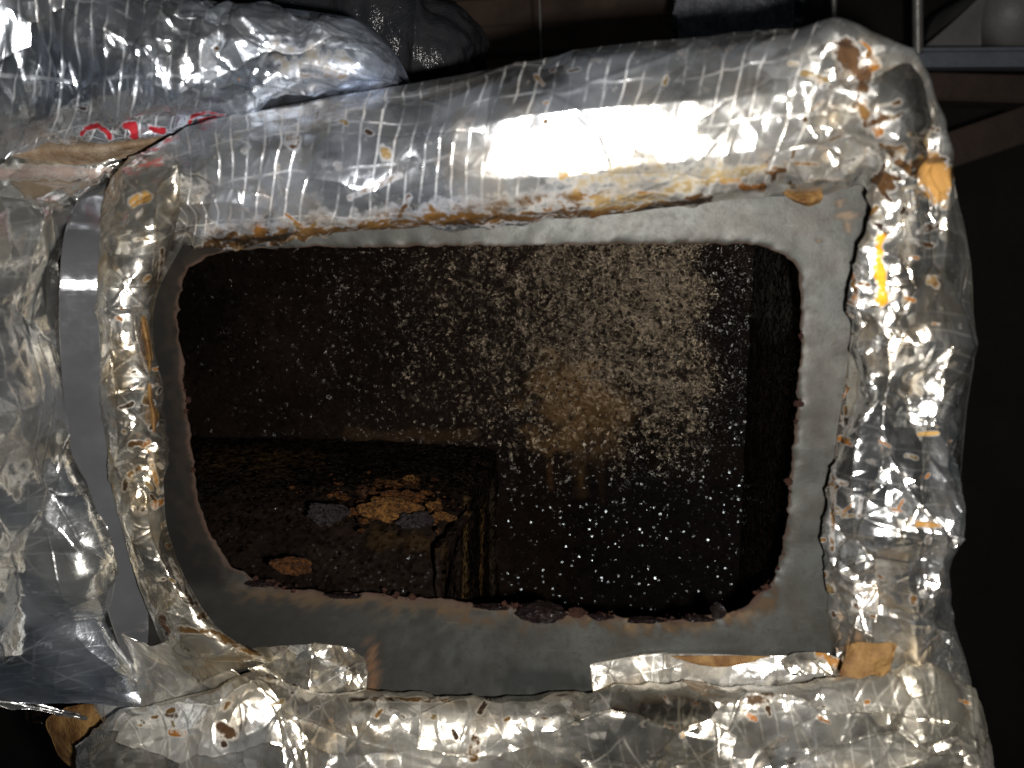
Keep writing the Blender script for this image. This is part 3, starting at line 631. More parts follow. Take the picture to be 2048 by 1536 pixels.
# A. the wrap over the top and down the right side
wrap = empty('insulation_wrap', tuple(U(1000, 300, 0.0)), 'crumpled silver foil insulation wrap bulging over the top and right side of the hole', 'insulation')
ST = [((305, 300, 0.01), (325, 392, -0.030), (345, 487, -0.002)), ((400, 252, 0.0), (430, 362, -0.055), (440, 493, -0.001)), ((600, 208, 0.0), (610, 335, -0.063), (610, 470, -0.001)),
      ((800, 172, 0.0), (800, 312, -0.068), (800, 453, -0.001)), ((1000, 138, 0.0), (1000, 290, -0.073), (1000, 441, -0.001)), ((1200, 105, 0.0), (1200, 268, -0.076), (1200, 431, -0.001)),
      ((1400, 82, 0.0), (1400, 248, -0.078), (1380, 409, -0.001)), ((1560, 66, 0.0), (1560, 232, -0.08), (1520, 396, -0.001)), ((1685, 60, 0.0), (1672, 215, -0.08), (1640, 392, -0.001)),
      ((1800, 112, 0.0), (1765, 235, -0.076), (1722, 372, -0.001)), ((1862, 215, 0.0), (1815, 300, -0.07), (1742, 415, -0.001)), ((1905, 365, 0.0), (1832, 425, -0.062), (1730, 475, -0.001)),
      ((1938, 530, 0.0), (1835, 560, -0.056), (1709, 580, -0.001)), ((1945, 690, 0.0), (1828, 700, -0.052), (1698, 700, -0.001)), ((1930, 850, 0.0), (1810, 850, -0.048), (1676, 850, -0.001)),
      ((1912, 1000, 0.0), (1798, 1000, -0.047), (1663, 1000, -0.001)), ((1892, 1115, 0.0), (1790, 1130, -0.046), (1660, 1130, -0.001)), ((1900, 1225, 0.0), (1792, 1240, -0.042), (1655, 1240, -0.001)),
      ((1935, 1340, 0.0), (1810, 1370, -0.038), (1665, 1330, -0.001)), ((1950, 1440, 0.0), (1820, 1480, -0.035), (1680, 1440, -0.001))]
rc = np.random.RandomState(84)
CONES = [(1755 + 75 * rc.randn(), 290 + 95 * rc.randn(), rc.uniform(12, 27), rc.uniform(-0.0045, 0.0055)) for _ in range(60)] + [(1700 + 110 * rc.rand() * 1.6, 420 + 800 * rc.rand(), rc.uniform(14, 36), rc.uniform(-0.004, 0.005)) for _ in range(60)]
def cA(s, t):
    c = 0.62 + 0.24 * sst(0.38, 0.46, s) + 0.2 * sst(0.5, 0.55, s)
    c = c + 0.45 * sst(0.82, 0.97, t) * sst(0.5, 0.3, s) + 0.35 * sst(0.06, 0.0, s)
    return np.clip(c * (1 - 0.55 * np.exp(-((s - 0.27) / 0.10) ** 4) * np.exp(-((t - 0.58) / 0.2) ** 4)) * (1 - 0.12 * sst(0.36, 0.30, s)), 0.08, 1)
def sA(s, t):
    return np.clip((1 - sst(0.36, 0.42, s)) * (1 - 0.75 * np.exp(-((s - 0.27) / 0.07) ** 2) * sst(0.42, 0.55, t)) + 0.12, 0, 1)
rb = np.random.RandomState(31)
def blots(path, n, spread, rmin=3, rmax=12):
    pth = np.array(path, float); out = []
    for _ in range(n):
        k = rb.uniform(0, len(pth) - 1.001); i = int(k); p = pth[i] + (pth[i + 1] - pth[i]) * (k - i) + rb.randn(2) * spread
        q = p + rb.randn(2) * rmax * np.array([1.6, 0.8]); col = [TAN, BRN, (0.26, 0.10, 0.014), (0.03, 0.015, 0.006), (0.17, 0.115, 0.045)][rb.randint(5)]
        out.append(([tuple(p), tuple(q)], rmin + (rmax - rmin) * rb.rand() ** 2, col, rb.uniform(0.6, 0.95)))
    return out
low_edge = [(420, 492), (520, 478), (620, 468), (760, 452), (900, 440), (1050, 432), (1200, 426), (1320, 410)]
foil_roll('foil_facing', ST, 1280, 210, 14, 101, M['foil'], wrap, cA, sA,
    blots(low_edge, 70, 14, 4, 16) + blots([(1000, 400), (1250, 385), (1500, 340), (1640, 330)], 30, 22) + blots([(1690, 110), (1760, 230), (1800, 320), (1760, 420)], 44, 48, 4, 15) + blots([(1715, 480), (1690, 700), (1668, 950), (1660, 1250)], 40, 12) + blots([(1850, 420), (1830, 800), (1800, 1250)], 26, 50, 3, 9) + blots([(500, 300), (1300, 150)], 14, 40, 3, 8) + [(low_edge, 16, BRN, 0.84), ([(420, 470), (620, 450), (860, 430)], 26, TAN, 0.50), ([(880, 425), (1000, 412), (1130, 395), (1280, 400)], 30, TAN, 0.52), ([(1120, 360), (1300, 345), (1450, 340)], 26, (0.40, 0.30, 0.14), 0.5), ([(1330, 412), (1390, 402), (1420, 395)], 12, BRN, 0.9),
     ([(1180, 405), (1300, 395), (1450, 350), (1520, 335)], 16, (0.33, 0.24, 0.11), 0.6), (((588, 282)), 20, BRN, 0.85), (((770, 308)), 20, (0.22, 0.15, 0.06), 0.85), ([(1690, 95), (1715, 140), (1725, 175)], 26, (0.07, 0.035, 0.015), 0.97), ([(1672, 85), (1700, 90)], 9, TAR, 0.9), (((1768, 232)), 20, BRN, 0.8), ([(1740, 110), (1760, 130)], 10, TAN, 0.8),
     ([(1850, 330), (1890, 350), (1880, 385)], 34, (0.34, 0.18, 0.05), 0.95), ([(1775, 300), (1830, 350)], 12, BRN, 0.85), ([(1858, 322), (1895, 318)], 9, TAR, 0.8), (((1610, 240)), 9, BRN, 0.8),
     ([(1760, 480), (1758, 540), (1765, 600)], 14, ORG, 0.85), ([(1735, 440), (1775, 460)], 10, TAR, 0.7), ([(1722, 1000), (1718, 1030)], 8, BRN, 0.9), ([(1838, 868), (1875, 866)], 6, (0.45, 0.27, 0.08), 0.9), ([(1835, 1048), (1880, 1052)], 8, (0.36, 0.19, 0.05), 0.9), (((1712, 1215)), 16, BRN, 0.7), ([(1668, 880), (1664, 1100)], 7, TAN, 0.6), ([(800, 350), (700, 395)], 7, TAN, 0.5)],
    amps=(0.0090, 0.0052, 0.0006), cells=(0.085, 0.038, 0.014), pleat=0.0036, dents=CONES + [(1712, 140, 34, 0.012), (1870, 345, 30, 0.006), (1735, 330, 40, 0.012), (1660, 340, 34, 0.006), (1790, 470, 26, 0.006), (1735, 650, 22, 0.004), (1905, 1130, 40, 0.006)])

def net_sheet(name, net, nu, nv, thick, seed, mat, parent=None, amps=(0.0, 0.0, 0.0), cells=(0.03, 0.014, 0.006), strokes=(), crum=0.5, scrim=0.0):
    A = np.array(net, float)
    W = U(A[..., 0], A[..., 1], A[..., 2]); P = cr(np.swapaxes(cr(W, nu), 0, 1), nv); P = np.swapaxes(P, 0, 1)
    uu, vv = arclen(P); n = gnorm(P)
    if n[..., 1].mean() > 0: n = -n
    h = amps[0] * tin(uu, vv, cells[0], seed) + amps[1] * tin(uu, vv, cells[1], seed + 3) + amps[2] * tin(uu, vv, cells[2], seed + 5)
    P = P + n * h[..., None]
    me = sheet_mesh(name, P, thick)
    s_ = paint(P, strokes, seed) if strokes else np.zeros((nu * nv, 4))
    cm = crum if not callable(crum) else crum(*np.meshgrid(np.linspace(0, 1, nu), np.linspace(0, 1, nv), indexing='ij'))
    put_attrs(me, uv=np.stack([uu, vv, uu * 0], -1), stain=np.concatenate([s_, s_]), crum=np.full(nu * nv, 1.0) * np.ravel(cm), scrim=np.full(nu * nv, scrim))
    return link(name, me, mat, parent)

net_sheet('kraft_patch', [[(1694, 1292, -0.046), (1722, 1284, -0.050), (1752, 1288, -0.052), (1778, 1284, -0.054), (1794, 1290, -0.054)], [(1690, 1318, -0.050), (1720, 1316, -0.054), (1748, 1318, -0.057), (1772, 1320, -0.057), (1788, 1312, -0.058)], [(1678, 1350, -0.052), (1716, 1356, -0.056), (1745, 1350, -0.058), (1765, 1356, -0.058), (1782, 1338, -0.058)]], 40, 60, 0.0008, 301, M['kraft'], wrap, (0.003, 0.0014, 0.0005), (0.02, 0.009, 0.005))
net_sheet('torn_flap', [[(1560, 375, -0.014), (1600, 385, -0.022), (1640, 372, -0.02)], [(1572, 392, -0.022), (1605, 404, -0.03), (1645, 392, -0.026)], [(1590, 408, -0.02), (1615, 416, -0.024), (1642, 408, -0.02)]], 24, 40, 0.001, 302, M['kraft'], wrap, (0.0016, 0.0008, 0))

# B. the roll along the bottom
bot = empty('insulation_roll', tuple(U(1000, 1640, 0.0)), 'long wrinkled silver foil insulation roll lying along the bottom edge of the hole', 'insulation')
SB = [((168, 1640, -0.01), (158, 1545, -0.035), (152, 1500, -0.02)), ((225, 1720, 0.0), (230, 1560, -0.055), (225, 1445, -0.012)), ((330, 1740, 0.0), (335, 1550, -0.062), (330, 1412, -0.012)), ((430, 1740, 0.0), (435, 1540, -0.068), (430, 1384, -0.012)),
      ((500, 1740, 0.0), (505, 1520, -0.072), (500, 1352, -0.012)), ((550, 1740, 0.0), (555, 1525, -0.072), (550, 1356, -0.010)), ((610, 1740, 0.0), (610, 1535, -0.068), (605, 1396, -0.007)), ((740, 1740, 0.0), (740, 1545, -0.062), (740, 1410, -0.006)),
      ((900, 1740, 0.0), (900, 1545, -0.06), (900, 1412, -0.006)), ((1080, 1740, 0.0), (1080, 1540, -0.06), (1080, 1410, -0.006)), ((1250, 1740, 0.0), (1250, 1535, -0.06), (1250, 1408, -0.006)), ((1400, 1740, 0.0), (1400, 1525, -0.06), (1400, 1394, -0.008)),
      ((1550, 1740, 0.0), (1550, 1510, -0.06), (1550, 1380, -0.010)), ((1680, 1740, 0.0), (1680, 1500, -0.06), (1680, 1384, -0.014)), ((1800, 1740, 0.0), (1800, 1490, -0.058), (1790, 1384, -0.018)), ((1910, 1720, 0.0), (1900, 1480, -0.052), (1880, 1372, -0.015)), ((1985, 1690, 0.01), (1960, 1500, -0.038), (1935, 1385, -0.006)), ((2010, 1640, 0.02), (1990, 1530, -0.01), (1970, 1430, 0.01))]
foil_roll('foil_facing', SB, 1000, 170, 12, 202, M['foil_warm'], bot, lambda s, t: np.clip(0.45 + 0.5 * np.sin(s * 23) * 0.4 + 0.35 * sst(0.12, 0.2, s) * (1 - sst(0.9, 1, s)), 0.15, 1), lambda s, t: 0.12 + 0.3 * np.exp(-((s - 0.75) / 0.08) ** 2),
    blots([(200, 1470), (520, 1400), (1000, 1440), (1500, 1420), (1900, 1400)], 30, 30, 3, 8) + [([(960, 1425), (975, 1400), (1000, 1393)], 9, TAR, 0.8), ([(905, 1462), (912, 1475)], 7, TAR, 0.97), (((950, 1480)), 14, BRN, 0.9), ([(945, 1495), (950, 1520)], 14, TAN, 0.6), (((448, 1488)), 9, TAR, 0.95), ([(440, 1462), (462, 1468)], 18, BRN, 0.7), (((455, 1410)), 14, TAN, 0.7), ([(330, 1430), (350, 1432)], 10, BRN, 0.6),
     ([(1500, 1400), (1540, 1392)], 14, (0.10, 0.06, 0.03), 0.7), ([(1650, 1320), (1690, 1328)], 10, (0.40, 0.20, 0.06), 0.85), ([(1500, 1432), (1510, 1440)], 9, (0.40, 0.14, 0.03), 0.9), (((1365, 1470)), 8, (0.5, 0.25, 0.05), 0.7), ([(700, 1400), (760, 1398), (900, 1400)], 7, TAN, 0.6), ([(1050, 1440), (1110, 1445)], 18, TAN, 0.45), (((540, 1352)), 16, TAN, 0.55), ([(560, 1362), (585, 1385)], 10, BRN, 0.6)],
    amps=(0.0080, 0.0050, 0.0007), cells=(0.075, 0.036, 0.013), pleat=0.0022, dents=((590, 1440, 30, 0.006),))

# C. the fold down the left side
lef = empty('insulation_fold', tuple(U(280, 1300, 0.0)), 'narrow crinkled foil insulation fold running down the left side of the hole', 'insulation')
SL = [((262, 318, 0.012), (300, 312, -0.015), (350, 286, 0.0)), ((222, 362, 0.0), (278, 352, -0.045), (362, 318, -0.03)), ((198, 430, -0.002), (268, 420, -0.056), (362, 390, -0.045)), ((190, 490, -0.003), (258, 480, -0.052), (346, 478, -0.02)), ((191, 570, -0.003), (248, 565, -0.044), (316, 570, -0.004)), ((192, 650, -0.003), (245, 650, -0.040), (300, 655, -0.004)),
      ((198, 760, -0.003), (255, 760, -0.038), (314, 770, -0.004)), ((210, 870, -0.003), (265, 870, -0.038), (322, 870, -0.004)), ((228, 980, -0.003), (278, 980, -0.036), (322, 980, -0.004)), ((250, 1080, -0.003), (292, 1075, -0.034), (330, 1070, -0.004)),
      ((275, 1165, -0.003), (322, 1150, -0.032), (365, 1160, -0.004)), ((305, 1240, -0.003), (362, 1225, -0.032), (420, 1248, -0.004)), ((335, 1310, -0.003), (405, 1290, -0.03), (480, 1300, -0.004)), ((400, 1370, -0.003), (455, 1345, -0.026), (545, 1330, -0.004))]
foil_roll('foil_facing', SL, 560, 110, 10, 303, M['foil_mid'], lef, lambda s, t: 0.85 + 0 * s, lambda s, t: 0.1 + 0 * s,
    blots([(260, 450), (260, 760), (290, 1050), (380, 1260)], 34, 24, 3, 9) + blots([(318, 700), (325, 950), (345, 1110), (430, 1255)], 22, 6, 3, 8) + [([(268, 405), (290, 395)], 14, (0.40, 0.22, 0.06), 0.85), ([(325, 500), (318, 560)], 6, BRN, 0.6), ([(300, 905), (318, 985)], 8, (0.36, 0.18, 0.05), 0.6), ([(325, 1240), (335, 1262)], 12, (0.09, 0.04, 0.015), 0.9), ([(245, 1100), (300, 1250)], 7, TAN, 0.7), ([(340, 1120), (385, 1210)], 8, BRN, 0.6), (((285, 1020)), 14, BRN, 0.6), ([(355, 1260), (420, 1265), (520, 1310)], 9, TAN, 0.7), (((262, 890)), 9, BRN, 0.6)],
    amps=(0.0055, 0.0042, 0.0008), cells=(0.055, 0.028, 0.011), pleat=0.0010)
net_sheet('kraft_strip', [[(272, 630, -0.030), (280, 628, -0.032), (288, 626, -0.028)], [(288, 690, -0.030), (297, 688, -0.033), (306, 690, -0.022)], [(293, 740, -0.031), (300, 740, -0.034), (310, 742, -0.022)], [(288, 790, -0.031), (300, 792, -0.035), (312, 790, -0.022)], [(294, 828, -0.031), (308, 830, -0.035), (322, 828, -0.020)], [(300, 872, -0.030), (308, 872, -0.034), (316, 870, -0.022)], [(302, 930, -0.028), (306, 930, -0.030), (311, 930, -0.024)], [(304, 985, -0.026), (307, 985, -0.027), (310, 985, -0.024)]],
          120, 16, 0.001, 304, M['kraft'], lef, (0.001, 0.0006, 0))

# D. the smooth grey strap and the insulated duct it holds
def prof(py):
    return np.interp(py, [330, 370, 420, 480, 560, 700, 900, 1100, 1300, 1440], [0.045, 0.012, -0.010, -0.023, -0.029, -0.026, -0.016, -0.004, 0.010, 0.026])
SPX = [(225, 345, 262), (178, 375, 232), (150, 410, 208), (128, 470, 196), (119, 560, 191), (118, 650, 192), (124, 760, 199), (136, 870, 211), (154, 980, 229), (175, 1080, 251), (200, 1170, 277), (226, 1260, 312), (262, 1350, 350), (290, 1420, 390)]
def strap_row(a, py, b):
    yr = float(prof(py)) - 0.003; R = U(b + 6.0, py, yr); yl_ = yr - 0.018
    for _ in range(12):
        L = U(a, py, yl_); c_ = (L + R) / 2
        v1 = CAM - c_; v2 = np.array(flash.location) - c_; h_ = v1 / np.linalg.norm(v1) + v2 / np.linalg.norm(v2)
        yl_ = yr + (L[0] - R[0]) * (h_[0] / -h_[1])
    return [(a, py, yl_), ((a + b + 6) / 2, py, (yl_ + yr) / 2), (b + 6, py, yr)]
strap = net_sheet('duct_strap', [strap_row(a, py, b) for a, py, b in SPX], 260, 24, 0.0015, 305, M['strap'], None)
tag(strap, 'smooth dull grey flat strap curving down beside the left foil fold', 'strap')
dl = empty('insulated_duct', tuple(U(0, 1400, 0.05)), 'shiny creased foil covered round duct at the left edge, clasped by the grey strap', 'duct')
rows = []
for py in (318, 345, 390, 450, 520, 600, 700, 800, 900, 1000, 1100, 1200, 1300, 1370, 1410):
    y = prof(py) + 0.004
    e = np.interp(py, [318, 375, 470, 620, 870, 1080, 1260, 1410], [240, 185, 135, 122, 140, 180, 232, 300])
    rows.append([(-260, py - 20, y - 0.13), (-80, py - 12, y - 0.085), (40, py - 4, y - 0.052), (e - 25, py, y - 0.028), (e + 14, py, y - 0.012)])
net_sheet('foil_jacket', rows, 360, 130, 0.004, 306, M['foil_dark'], dl, (0.0150, 0.0040, 0.0004), (0.075, 0.034, 0.012), crum=lambda a, b: 0.45 + 0.35 * sst(0.7, 0.95, b), scrim=0.1, strokes=[([(-20, 345), (240, 345)], 18, (0.42, 0.33, 0.29), 0.75)])
net_sheet('jacket_hem', [[(-120, 1372, -0.02), (-120, 1384, -0.026), (-120, 1394, -0.02)], [(0, 1390, 0.0), (0, 1400, -0.006), (0, 1412, 0.0)], [(100, 1414, 0.015), (100, 1420, 0.008), (100, 1428, 0.015)], [(190, 1436, 0.02), (190, 1441, 0.015), (190, 1446, 0.02)]], 120, 20, 0.003, 307, M['foil'], dl, (0.0015, 0.001, 0.0005), crum=0.9)
net_sheet('kraft_lining', [[(-160, 262, -0.02), (-160, 300, -0.03), (-160, 345, -0.02)], [(60, 266, 0.0), (60, 298, -0.008), (60, 332, 0.0)], [(200, 266, 0.01), (200, 296, 0.0), (200, 324, 0.01)], [(320, 258, 0.02), (325, 276, 0.014), (330, 296, 0.02)], [(420, 228, 0.02), (430, 238, 0.016), (440, 250, 0.02)]], 120, 30, 0.003, 308, M['kraft_pale'], dl, (0.0015, 0.0008, 0))
lap = net_sheet('foil_tape', [[(212, 1258, -0.006), (238, 1264, -0.008), (266, 1276, -0.009), (300, 1292, -0.010), (335, 1282, -0.012)], [(214, 1270, 0.000), (245, 1300, -0.002), (290, 1330, -0.006), (350, 1335, -0.010), (400, 1322, -0.020)], [(212, 1335, 0.008), (250, 1365, 0.0), (310, 1378, -0.008), (380, 1370, -0.012), (470, 1340, -0.022)], [(190, 1400, 0.014), (240, 1420, 0.002), (310, 1425, -0.009), (390, 1410, -0.012), (490, 1370, -0.018)], [(180, 1445, 0.018), (230, 1460, 0.006), (310, 1455, -0.008), (390, 1440, -0.012), (490, 1400, -0.014)]],
          120, 140, 0.001, 309, M['foil_warm'], None, (0.0018, 0.0010, 0.0003), (0.03, 0.015, 0.007), crum=0.5, scrim=0.0)
tag(lap, 'dull translucent foil tape patch covering the foot of the grey strap', 'tape')
kf = net_sheet('kraft_paper_flap', [[(130, 1415, 0.024), (170, 1408, 0.02), (215, 1412, 0.016)], [(92, 1440, 0.026), (150, 1440, 0.016), (205, 1445, 0.01)], [(104, 1480, 0.026), (150, 1482, 0.012), (200, 1485, 0.008)], [(122, 1515, 0.026), (150, 1520, 0.014), (195, 1525, 0.01)], [(150, 1540, 0.026), (170, 1545, 0.018), (200, 1550, 0.012)]], 50, 40, 0.0012, 310, M['kraft'], None, (0.0012, 0.0006, 0))
tag(kf, 'torn orange brown kraft paper flap poking out at the bottom left corner', 'paper')

# E. foil pieces stuck to the panel below the hole
tb = net_sheet('foil_tab', [[(470, 1300, -0.004), (560, 1292, -0.007), (640, 1288, -0.007), (700, 1298, -0.006), (728, 1318, -0.004)], [(490, 1330, -0.005), (560, 1325, -0.010), (640, 1325, -0.010), (705, 1328, -0.008), (735, 1340, -0.004)], [(520, 1362, -0.006), (570, 1362, -0.010), (640, 1362, -0.010), (700, 1360, -0.008), (734, 1362, -0.004)], [(540, 1398, -0.006), (580, 1400, -0.009), (640, 1400, -0.009), (700, 1400, -0.008), (730, 1400, -0.004)]],
          70, 130, 0.0015, 311, M['foil_warm'], None, (0.0018, 0.0012, 0.0006), (0.022, 0.011, 0.006), crum=0.8)
tag(tb, 'small crinkled foil tab stuck below the bottom left corner of the hole', 'foil tab')
tp = net_sheet('foil_tape', [[(1180, 1328, -0.003), (1300, 1308, -0.004), (1420, 1308, -0.005), (1540, 1312, -0.006), (1660, 1306, -0.006)], [(1182, 1350, -0.004), (1300, 1336, -0.006), (1420, 1334, -0.007), (1540, 1334, -0.009), (1660, 1330, -0.009)], [(1185, 1376, -0.004), (1300, 1368, -0.007), (1420, 1362, -0.008), (1540, 1360, -0.010), (1660, 1356, -0.010)], [(1188, 1402, -0.004), (1300, 1398, -0.006), (1420, 1392, -0.007), (1540, 1390, -0.008), (1660, 1386, -0.008)]],
          60, 180, 0.0015, 312, M['foil_warm'], None, (0.0008, 0.0006, 0.0003), (0.03, 0.012, 0.006), crum=0.35, scrim=0.25)
tag(tp, 'flat pale foil tape strip stuck below the bottom right corner of the hole', 'tape')
net_sheet('kraft_edge', [[(1340, 1312, -0.006), (1400, 1311, -0.0075), (1470, 1311, -0.008), (1545, 1313, -0.008)], [(1370, 1322, -0.0075), (1420, 1325, -0.0095), (1470, 1324, -0.010), (1520, 1317, -0.009)], [(1400, 1330, -0.008), (1430, 1334, -0.010), (1470, 1332, -0.010), (1510, 1322, -0.010)]], 20, 60, 0.0008, 313, M['kraft'], tp, (0.0004, 0.0002, 0))
ct = net_sheet('foil_tab', [[(1560, 1322, -0.010), (1590, 1308, -0.016), (1620, 1300, -0.016), (1660, 1306, -0.014), (1690, 1330, -0.012)], [(1570, 1336, -0.014), (1600, 1326, -0.024), (1630, 1322, -0.026), (1660, 1328, -0.022), (1690, 1345, -0.016)], [(1590, 1352, -0.016), (1610, 1348, -0.026), (1640, 1346, -0.028), (1665, 1350, -0.024), (1690, 1362, -0.018)]], 40, 80, 0.0015, 314, M['foil_warm'], None, (0.0022, 0.0012, 0.0006), (0.02, 0.01, 0.006), crum=0.8, strokes=[([(1640, 1308), (1688, 1335)], 13, (0.38, 0.18, 0.05), 0.85)])
tag(ct, 'small curled foil tab with rusty brown edge at the lower right corner of the hole', 'foil tab')

# F. the foil duct at the upper left, with red print along its lower edge
ul = empty('insulated_duct', tuple(U(300, 280, 0.02)), 'blurred silver foil covered duct end with red print at the upper left', 'duct')
SU = [((-200, -220, 0.03), (-200, 60, -0.06), (-180, 300, 0.02)), ((-40, -200, 0.03), (-40, 60, -0.06), (-40, 292, 0.015)), ((120, -150, 0.03), (120, 80, -0.06), (120, 284, 0.012)), ((260, -60, 0.03), (260, 100, -0.055), (260, 276, 0.012)), ((400, 6, 0.03), (410, 118, -0.05), (420, 248, 0.012)),
      ((550, 18, 0.03), (555, 112, -0.045), (570, 214, 0.012)), ((660, 28, 0.03), (670, 105, -0.04), (690, 186, 0.014)), ((710, 38, 0.03), (725, 110, -0.036), (735, 180, 0.016)), ((748, 62, 0.03), (756, 118, -0.026), (764, 176, 0.018)), ((776, 92, 0.032), (779, 130, -0.01), (783, 172, 0.022)), ((792, 128, 0.035), (790, 148, 0.01), (791, 168, 0.028))]
foil_roll('foil_jacket', SU, 640, 180, 10, 404, M['foil_blue'], ul, lambda s, t: np.clip(0.9 - 0.6 * sst(0.45, 0.75, s), 0.25, 1), lambda s, t: np.clip(1.0 - 1.0 * sst(0.3, 0.45, s), 0, 1),
    [([(163, 268), (172, 258), (195, 252), (212, 262), (220, 274)], 10, RED, 0.99), ([(250, 250), (266, 248), (270, 274)], 11, RED, 0.99), ([(300, 256), (325, 262)], 9, RED, 0.95), ([(380, 244), (385, 232), (415, 224), (440, 230)], 5, RED, 0.9), ([(400, 240), (450, 229)], 4, RED, 0.9), ([(150, 214), (172, 218)], 5, TAR, 0.7), (((432, 98)), 7, BRN, 0.7), ([(560, 110), (640, 120), (690, 130)], 40, (0.34, 0.29, 0.21), 0.5), (((478, 158)), 6, ORG, 0.9), ([(600, 150), (690, 152)], 10, TAN, 0.5)],
    amps=(0.0085, 0.0045, 0.0012), cells=(0.05, 0.023, 0.010), pleat=0.0012)

# ------------------------------------------------------------------ what shows behind, in the dark
def box(name, c, h, mat, rot=(0, 0, 0), parent=None, bev=0.004):
    import bmesh
    bm = bmesh.new(); bmesh.ops.create_cube(bm, size=2.0)
    bmesh.ops.scale(bm, vec=h, verts=bm.verts)
    bmesh.ops.bevel(bm, geom=bm.edges[:], offset=min(bev, min(h) * 0.4), segments=2, affect='EDGES')
    me = bpy.data.meshes.new(name); bm.to_mesh(me); bm.free()
    o = link(name, me, mat, None); o.location = tuple(c); o.rotation_euler = rot
    if parent:
        bpy.context.view_layer.update(); o.parent = parent; o.matrix_parent_inverse = parent.matrix_world.inverted()
    return o
def tube(name, pts, r, mat, nseg=12, parent=None, rad=None):
    P = np.asarray(pts, float); n = len(P)
    tg = np.gradient(P, axis=0); tg /= np.linalg.norm(tg, axis=1, keepdims=True)
    ref = np.array([0.3, 0.9, 0.2]); a = np.cross(tg, ref); a /= np.linalg.norm(a, axis=1, keepdims=True); b = np.cross(tg, a)
    t = np.linspace(0, 2 * math.pi, nseg, endpoint=False)
    R = (np.full(n, r) if rad is None else rad)[:, None, None]
    G = P[:, None] + R * (a[:, None] * np.cos(t)[None, :, None] + b[:, None] * np.sin(t)[None, :, None])
    return link(name, roll_mesh(name, G), mat, parent)

o = box('wall', U(1100, 500, 1.75), (3.2, 0.04, 3.0), M['dirt']); tag(o, kind='structure')
for k, (py, h, lb) in enumerate(((-40, 34, 'dark old wooden board, uppermost of the stack behind the foil wrap'), (26, 28, 'dark old wooden board, second from the top behind the foil wrap'), (84, 26, 'dark old wooden board, third from the top behind the foil wrap'), (140, 26, 'dark old wooden board, lowest of the stack behind the foil wrap'))):
    a = U(1020, py, 1.25)
    o = box('wooden_board', a + np.array([0, 0.012 * (k % 2), 0]), (0.50, 0.02, h * 1.75 / F * 0.96), M['wood'], (0, math.radians(-1.5), 0)); tag(o, lb, 'board', 'boards behind the wrap')
# black film wrapped flexible duct behind
fd = empty('flexible_duct', tuple(U(800, 150, 0.3)), 'dark flexible duct in wrinkled black plastic film, behind the upper left foil', 'duct')
SF = [((520, -120, 0.30), (560, 20, 0.20), (560, 200, 0.30)), ((650, -100, 0.30), (660, 30, 0.19), (660, 240, 0.30)), ((760, -70, 0.30), (770, 50, 0.18), (770, 250, 0.30)), ((860, 0, 0.30), (860, 90, 0.18), (850, 250, 0.30)), ((930, 55, 0.30), (915, 125, 0.20), (890, 250, 0.30)), ((968, 110, 0.30), (950, 160, 0.25), (930, 250, 0.30))]
P, t = roll_points(SF, 200, 90, 10, 1.0)
uu, vv = arclen(P[:, :90]); n = gnorm(P, True)[:, :90]
if n[..., 1].mean() > 0: n = -n
P[:, :90] += n * (0.006 * tin(uu, vv, 0.05, 501) + 0.004 * (1 - 2 * np.abs(vn(uu / 0.02 + vv * 5, vv / 0.09, 502))) + 0.002 * tin(uu, vv, 0.015, 503))[..., None]
link('plastic_jacket', roll_mesh('plastic_jacket', P), M['black_film'], fd)
# hanger wire, rods, strut, sheet, pipe, beams
w = tube('hanger_wire', U(np.array([1078, 1079, 1081, 1083]), np.array([-60, 0, 60, 130]), np.full(4, 0.7)), 0.0012, M['rod']); tag(w, 'thin vertical hanger wire in front of the dark boards', 'wire')
def rod(px, py0, py1, y, r, lb):
    A = U(np.array([px - 1.0]), np.array([py0]), np.array([y]))[0]; B = U(np.array([px + 1.0]), np.array([py1]), np.array([y]))[0]
    n = int(np.linalg.norm(B - A) / 0.0012); f = np.linspace(0, 1, n)[:, None]
    rad = r * (1 + 0.14 * np.where(np.arange(n) % 3 == 0, 1, -0.6))
    o = tube('threaded_rod', A + (B - A) * f, r, M['rod'], 14, None, rad); tag(o, lb, 'rod', 'hanging rods')
rod(1835, -120, 108, 0.80, 0.0070, 'thick vertical threaded steel rod reaching the strut at the upper right')
rod(1668, -120, 120, 0.95, 0.0042, 'thin vertical steel rod above the top foil corner')
sh = net_sheet('textured_sheet', [[(1352, -60, 0.62), (1470, -60, 0.62), (1590, -60, 0.62)], [(1354, 30, 0.62), (1470, 30, 0.615), (1588, 30, 0.62)], [(1358, 130, 0.62), (1470, 130, 0.62), (1584, 130, 0.62)]], 110, 130, 0.02, 601, M['rough_sheet'], None, (0.003, 0.003, 0.002), (0.02, 0.009, 0.005))
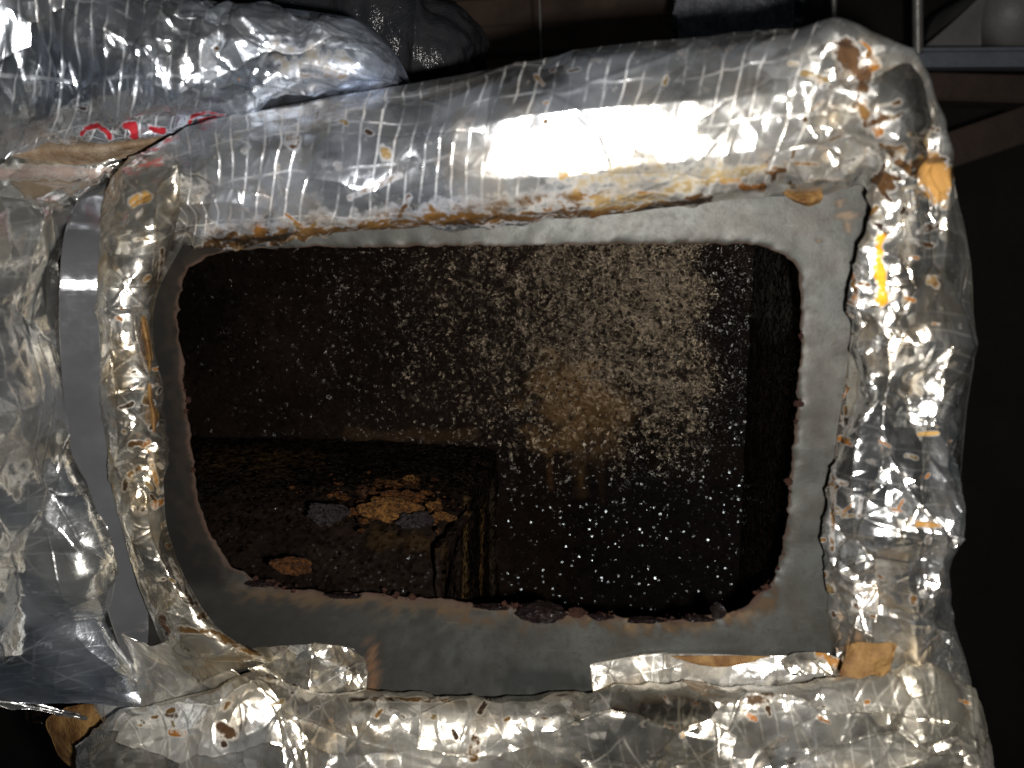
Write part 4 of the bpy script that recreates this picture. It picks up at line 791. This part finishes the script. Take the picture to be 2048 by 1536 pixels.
tag(sh, 'grey bumpy textured sheet edge above the middle of the top wrap', 'sheet')
stt = empty('strut_channel', tuple(U(1950, 125, 0.4)), 'blue grey horizontal metal strut channel at the upper right', 'strut')
A = U(2060, 122, 0.82)
box('channel_web', A, (0.20, 0.018, 0.0095), M['strut'], (0, math.radians(1.2), 0), stt, 0.001)
box('channel_lip', A + np.array([0, -0.019, 0.0115]), (0.20, 0.006, 0.0024), M['strut'], (0, math.radians(1.2), 0), stt, 0.0006)
box('channel_lip', A + np.array([0, -0.019, -0.0112]), (0.20, 0.006, 0.0020), M['strut'], (0, math.radians(1.2), 0), stt, 0.0006)
pl = net_sheet('pale_plate', [[(1850, 92, 0.92), (1905, 92, 0.92), (1962, 92, 0.92)], [(1905, 45, 0.92), (1935, 45, 0.918), (1962, 45, 0.92)], [(1960, -6, 0.92), (1966, -6, 0.92), (1972, -6, 0.92)]], 30, 30, 0.006, 602, M['white'])
tag(pl, 'pale triangular plate standing on the strut at the upper right', 'plate')
fz = net_sheet('fibre_pad', [[(1950, 94, 1.0), (1980, 94, 0.99), (2030, 94, 1.0)], [(1955, 40, 1.0), (1985, 40, 0.99), (2030, 40, 1.0)], [(1960, -30, 1.0), (1990, -30, 0.99), (2030, -30, 1.0)]], 60, 60, 0.01, 603, M['fuzz'], None, (0.004, 0.003, 0.002))
tag(fz, 'brown fibrous pad between the pale plate and the white pipe', 'pad')
c = U(2062, 8, 0.90); pr = 68 * 1.40 / F
pi = tube('white_pipe', [c + np.array([0, 0.30 * k / 6, 0.02 * k / 6]) for k in range(7)], pr, M['white'], 40); tag(pi, 'rounded end of a white pipe at the upper right corner', 'pipe')
for (a, b, hh, lb) in (((1990, 185), -3.0, 0.012, 'reddish brown wooden beam right under the strut channel'), ((2010, 262), 19.0, 0.016, 'tilted reddish brown wooden beam below the strut at the right edge')):
    o = box('wooden_beam', U(a[0], a[1], 1.1), (0.26, 0.04, hh * 1.9), M['wood_red'], (0, math.radians(-b), 0)); tag(o, lb, 'beam', 'beams at the right')
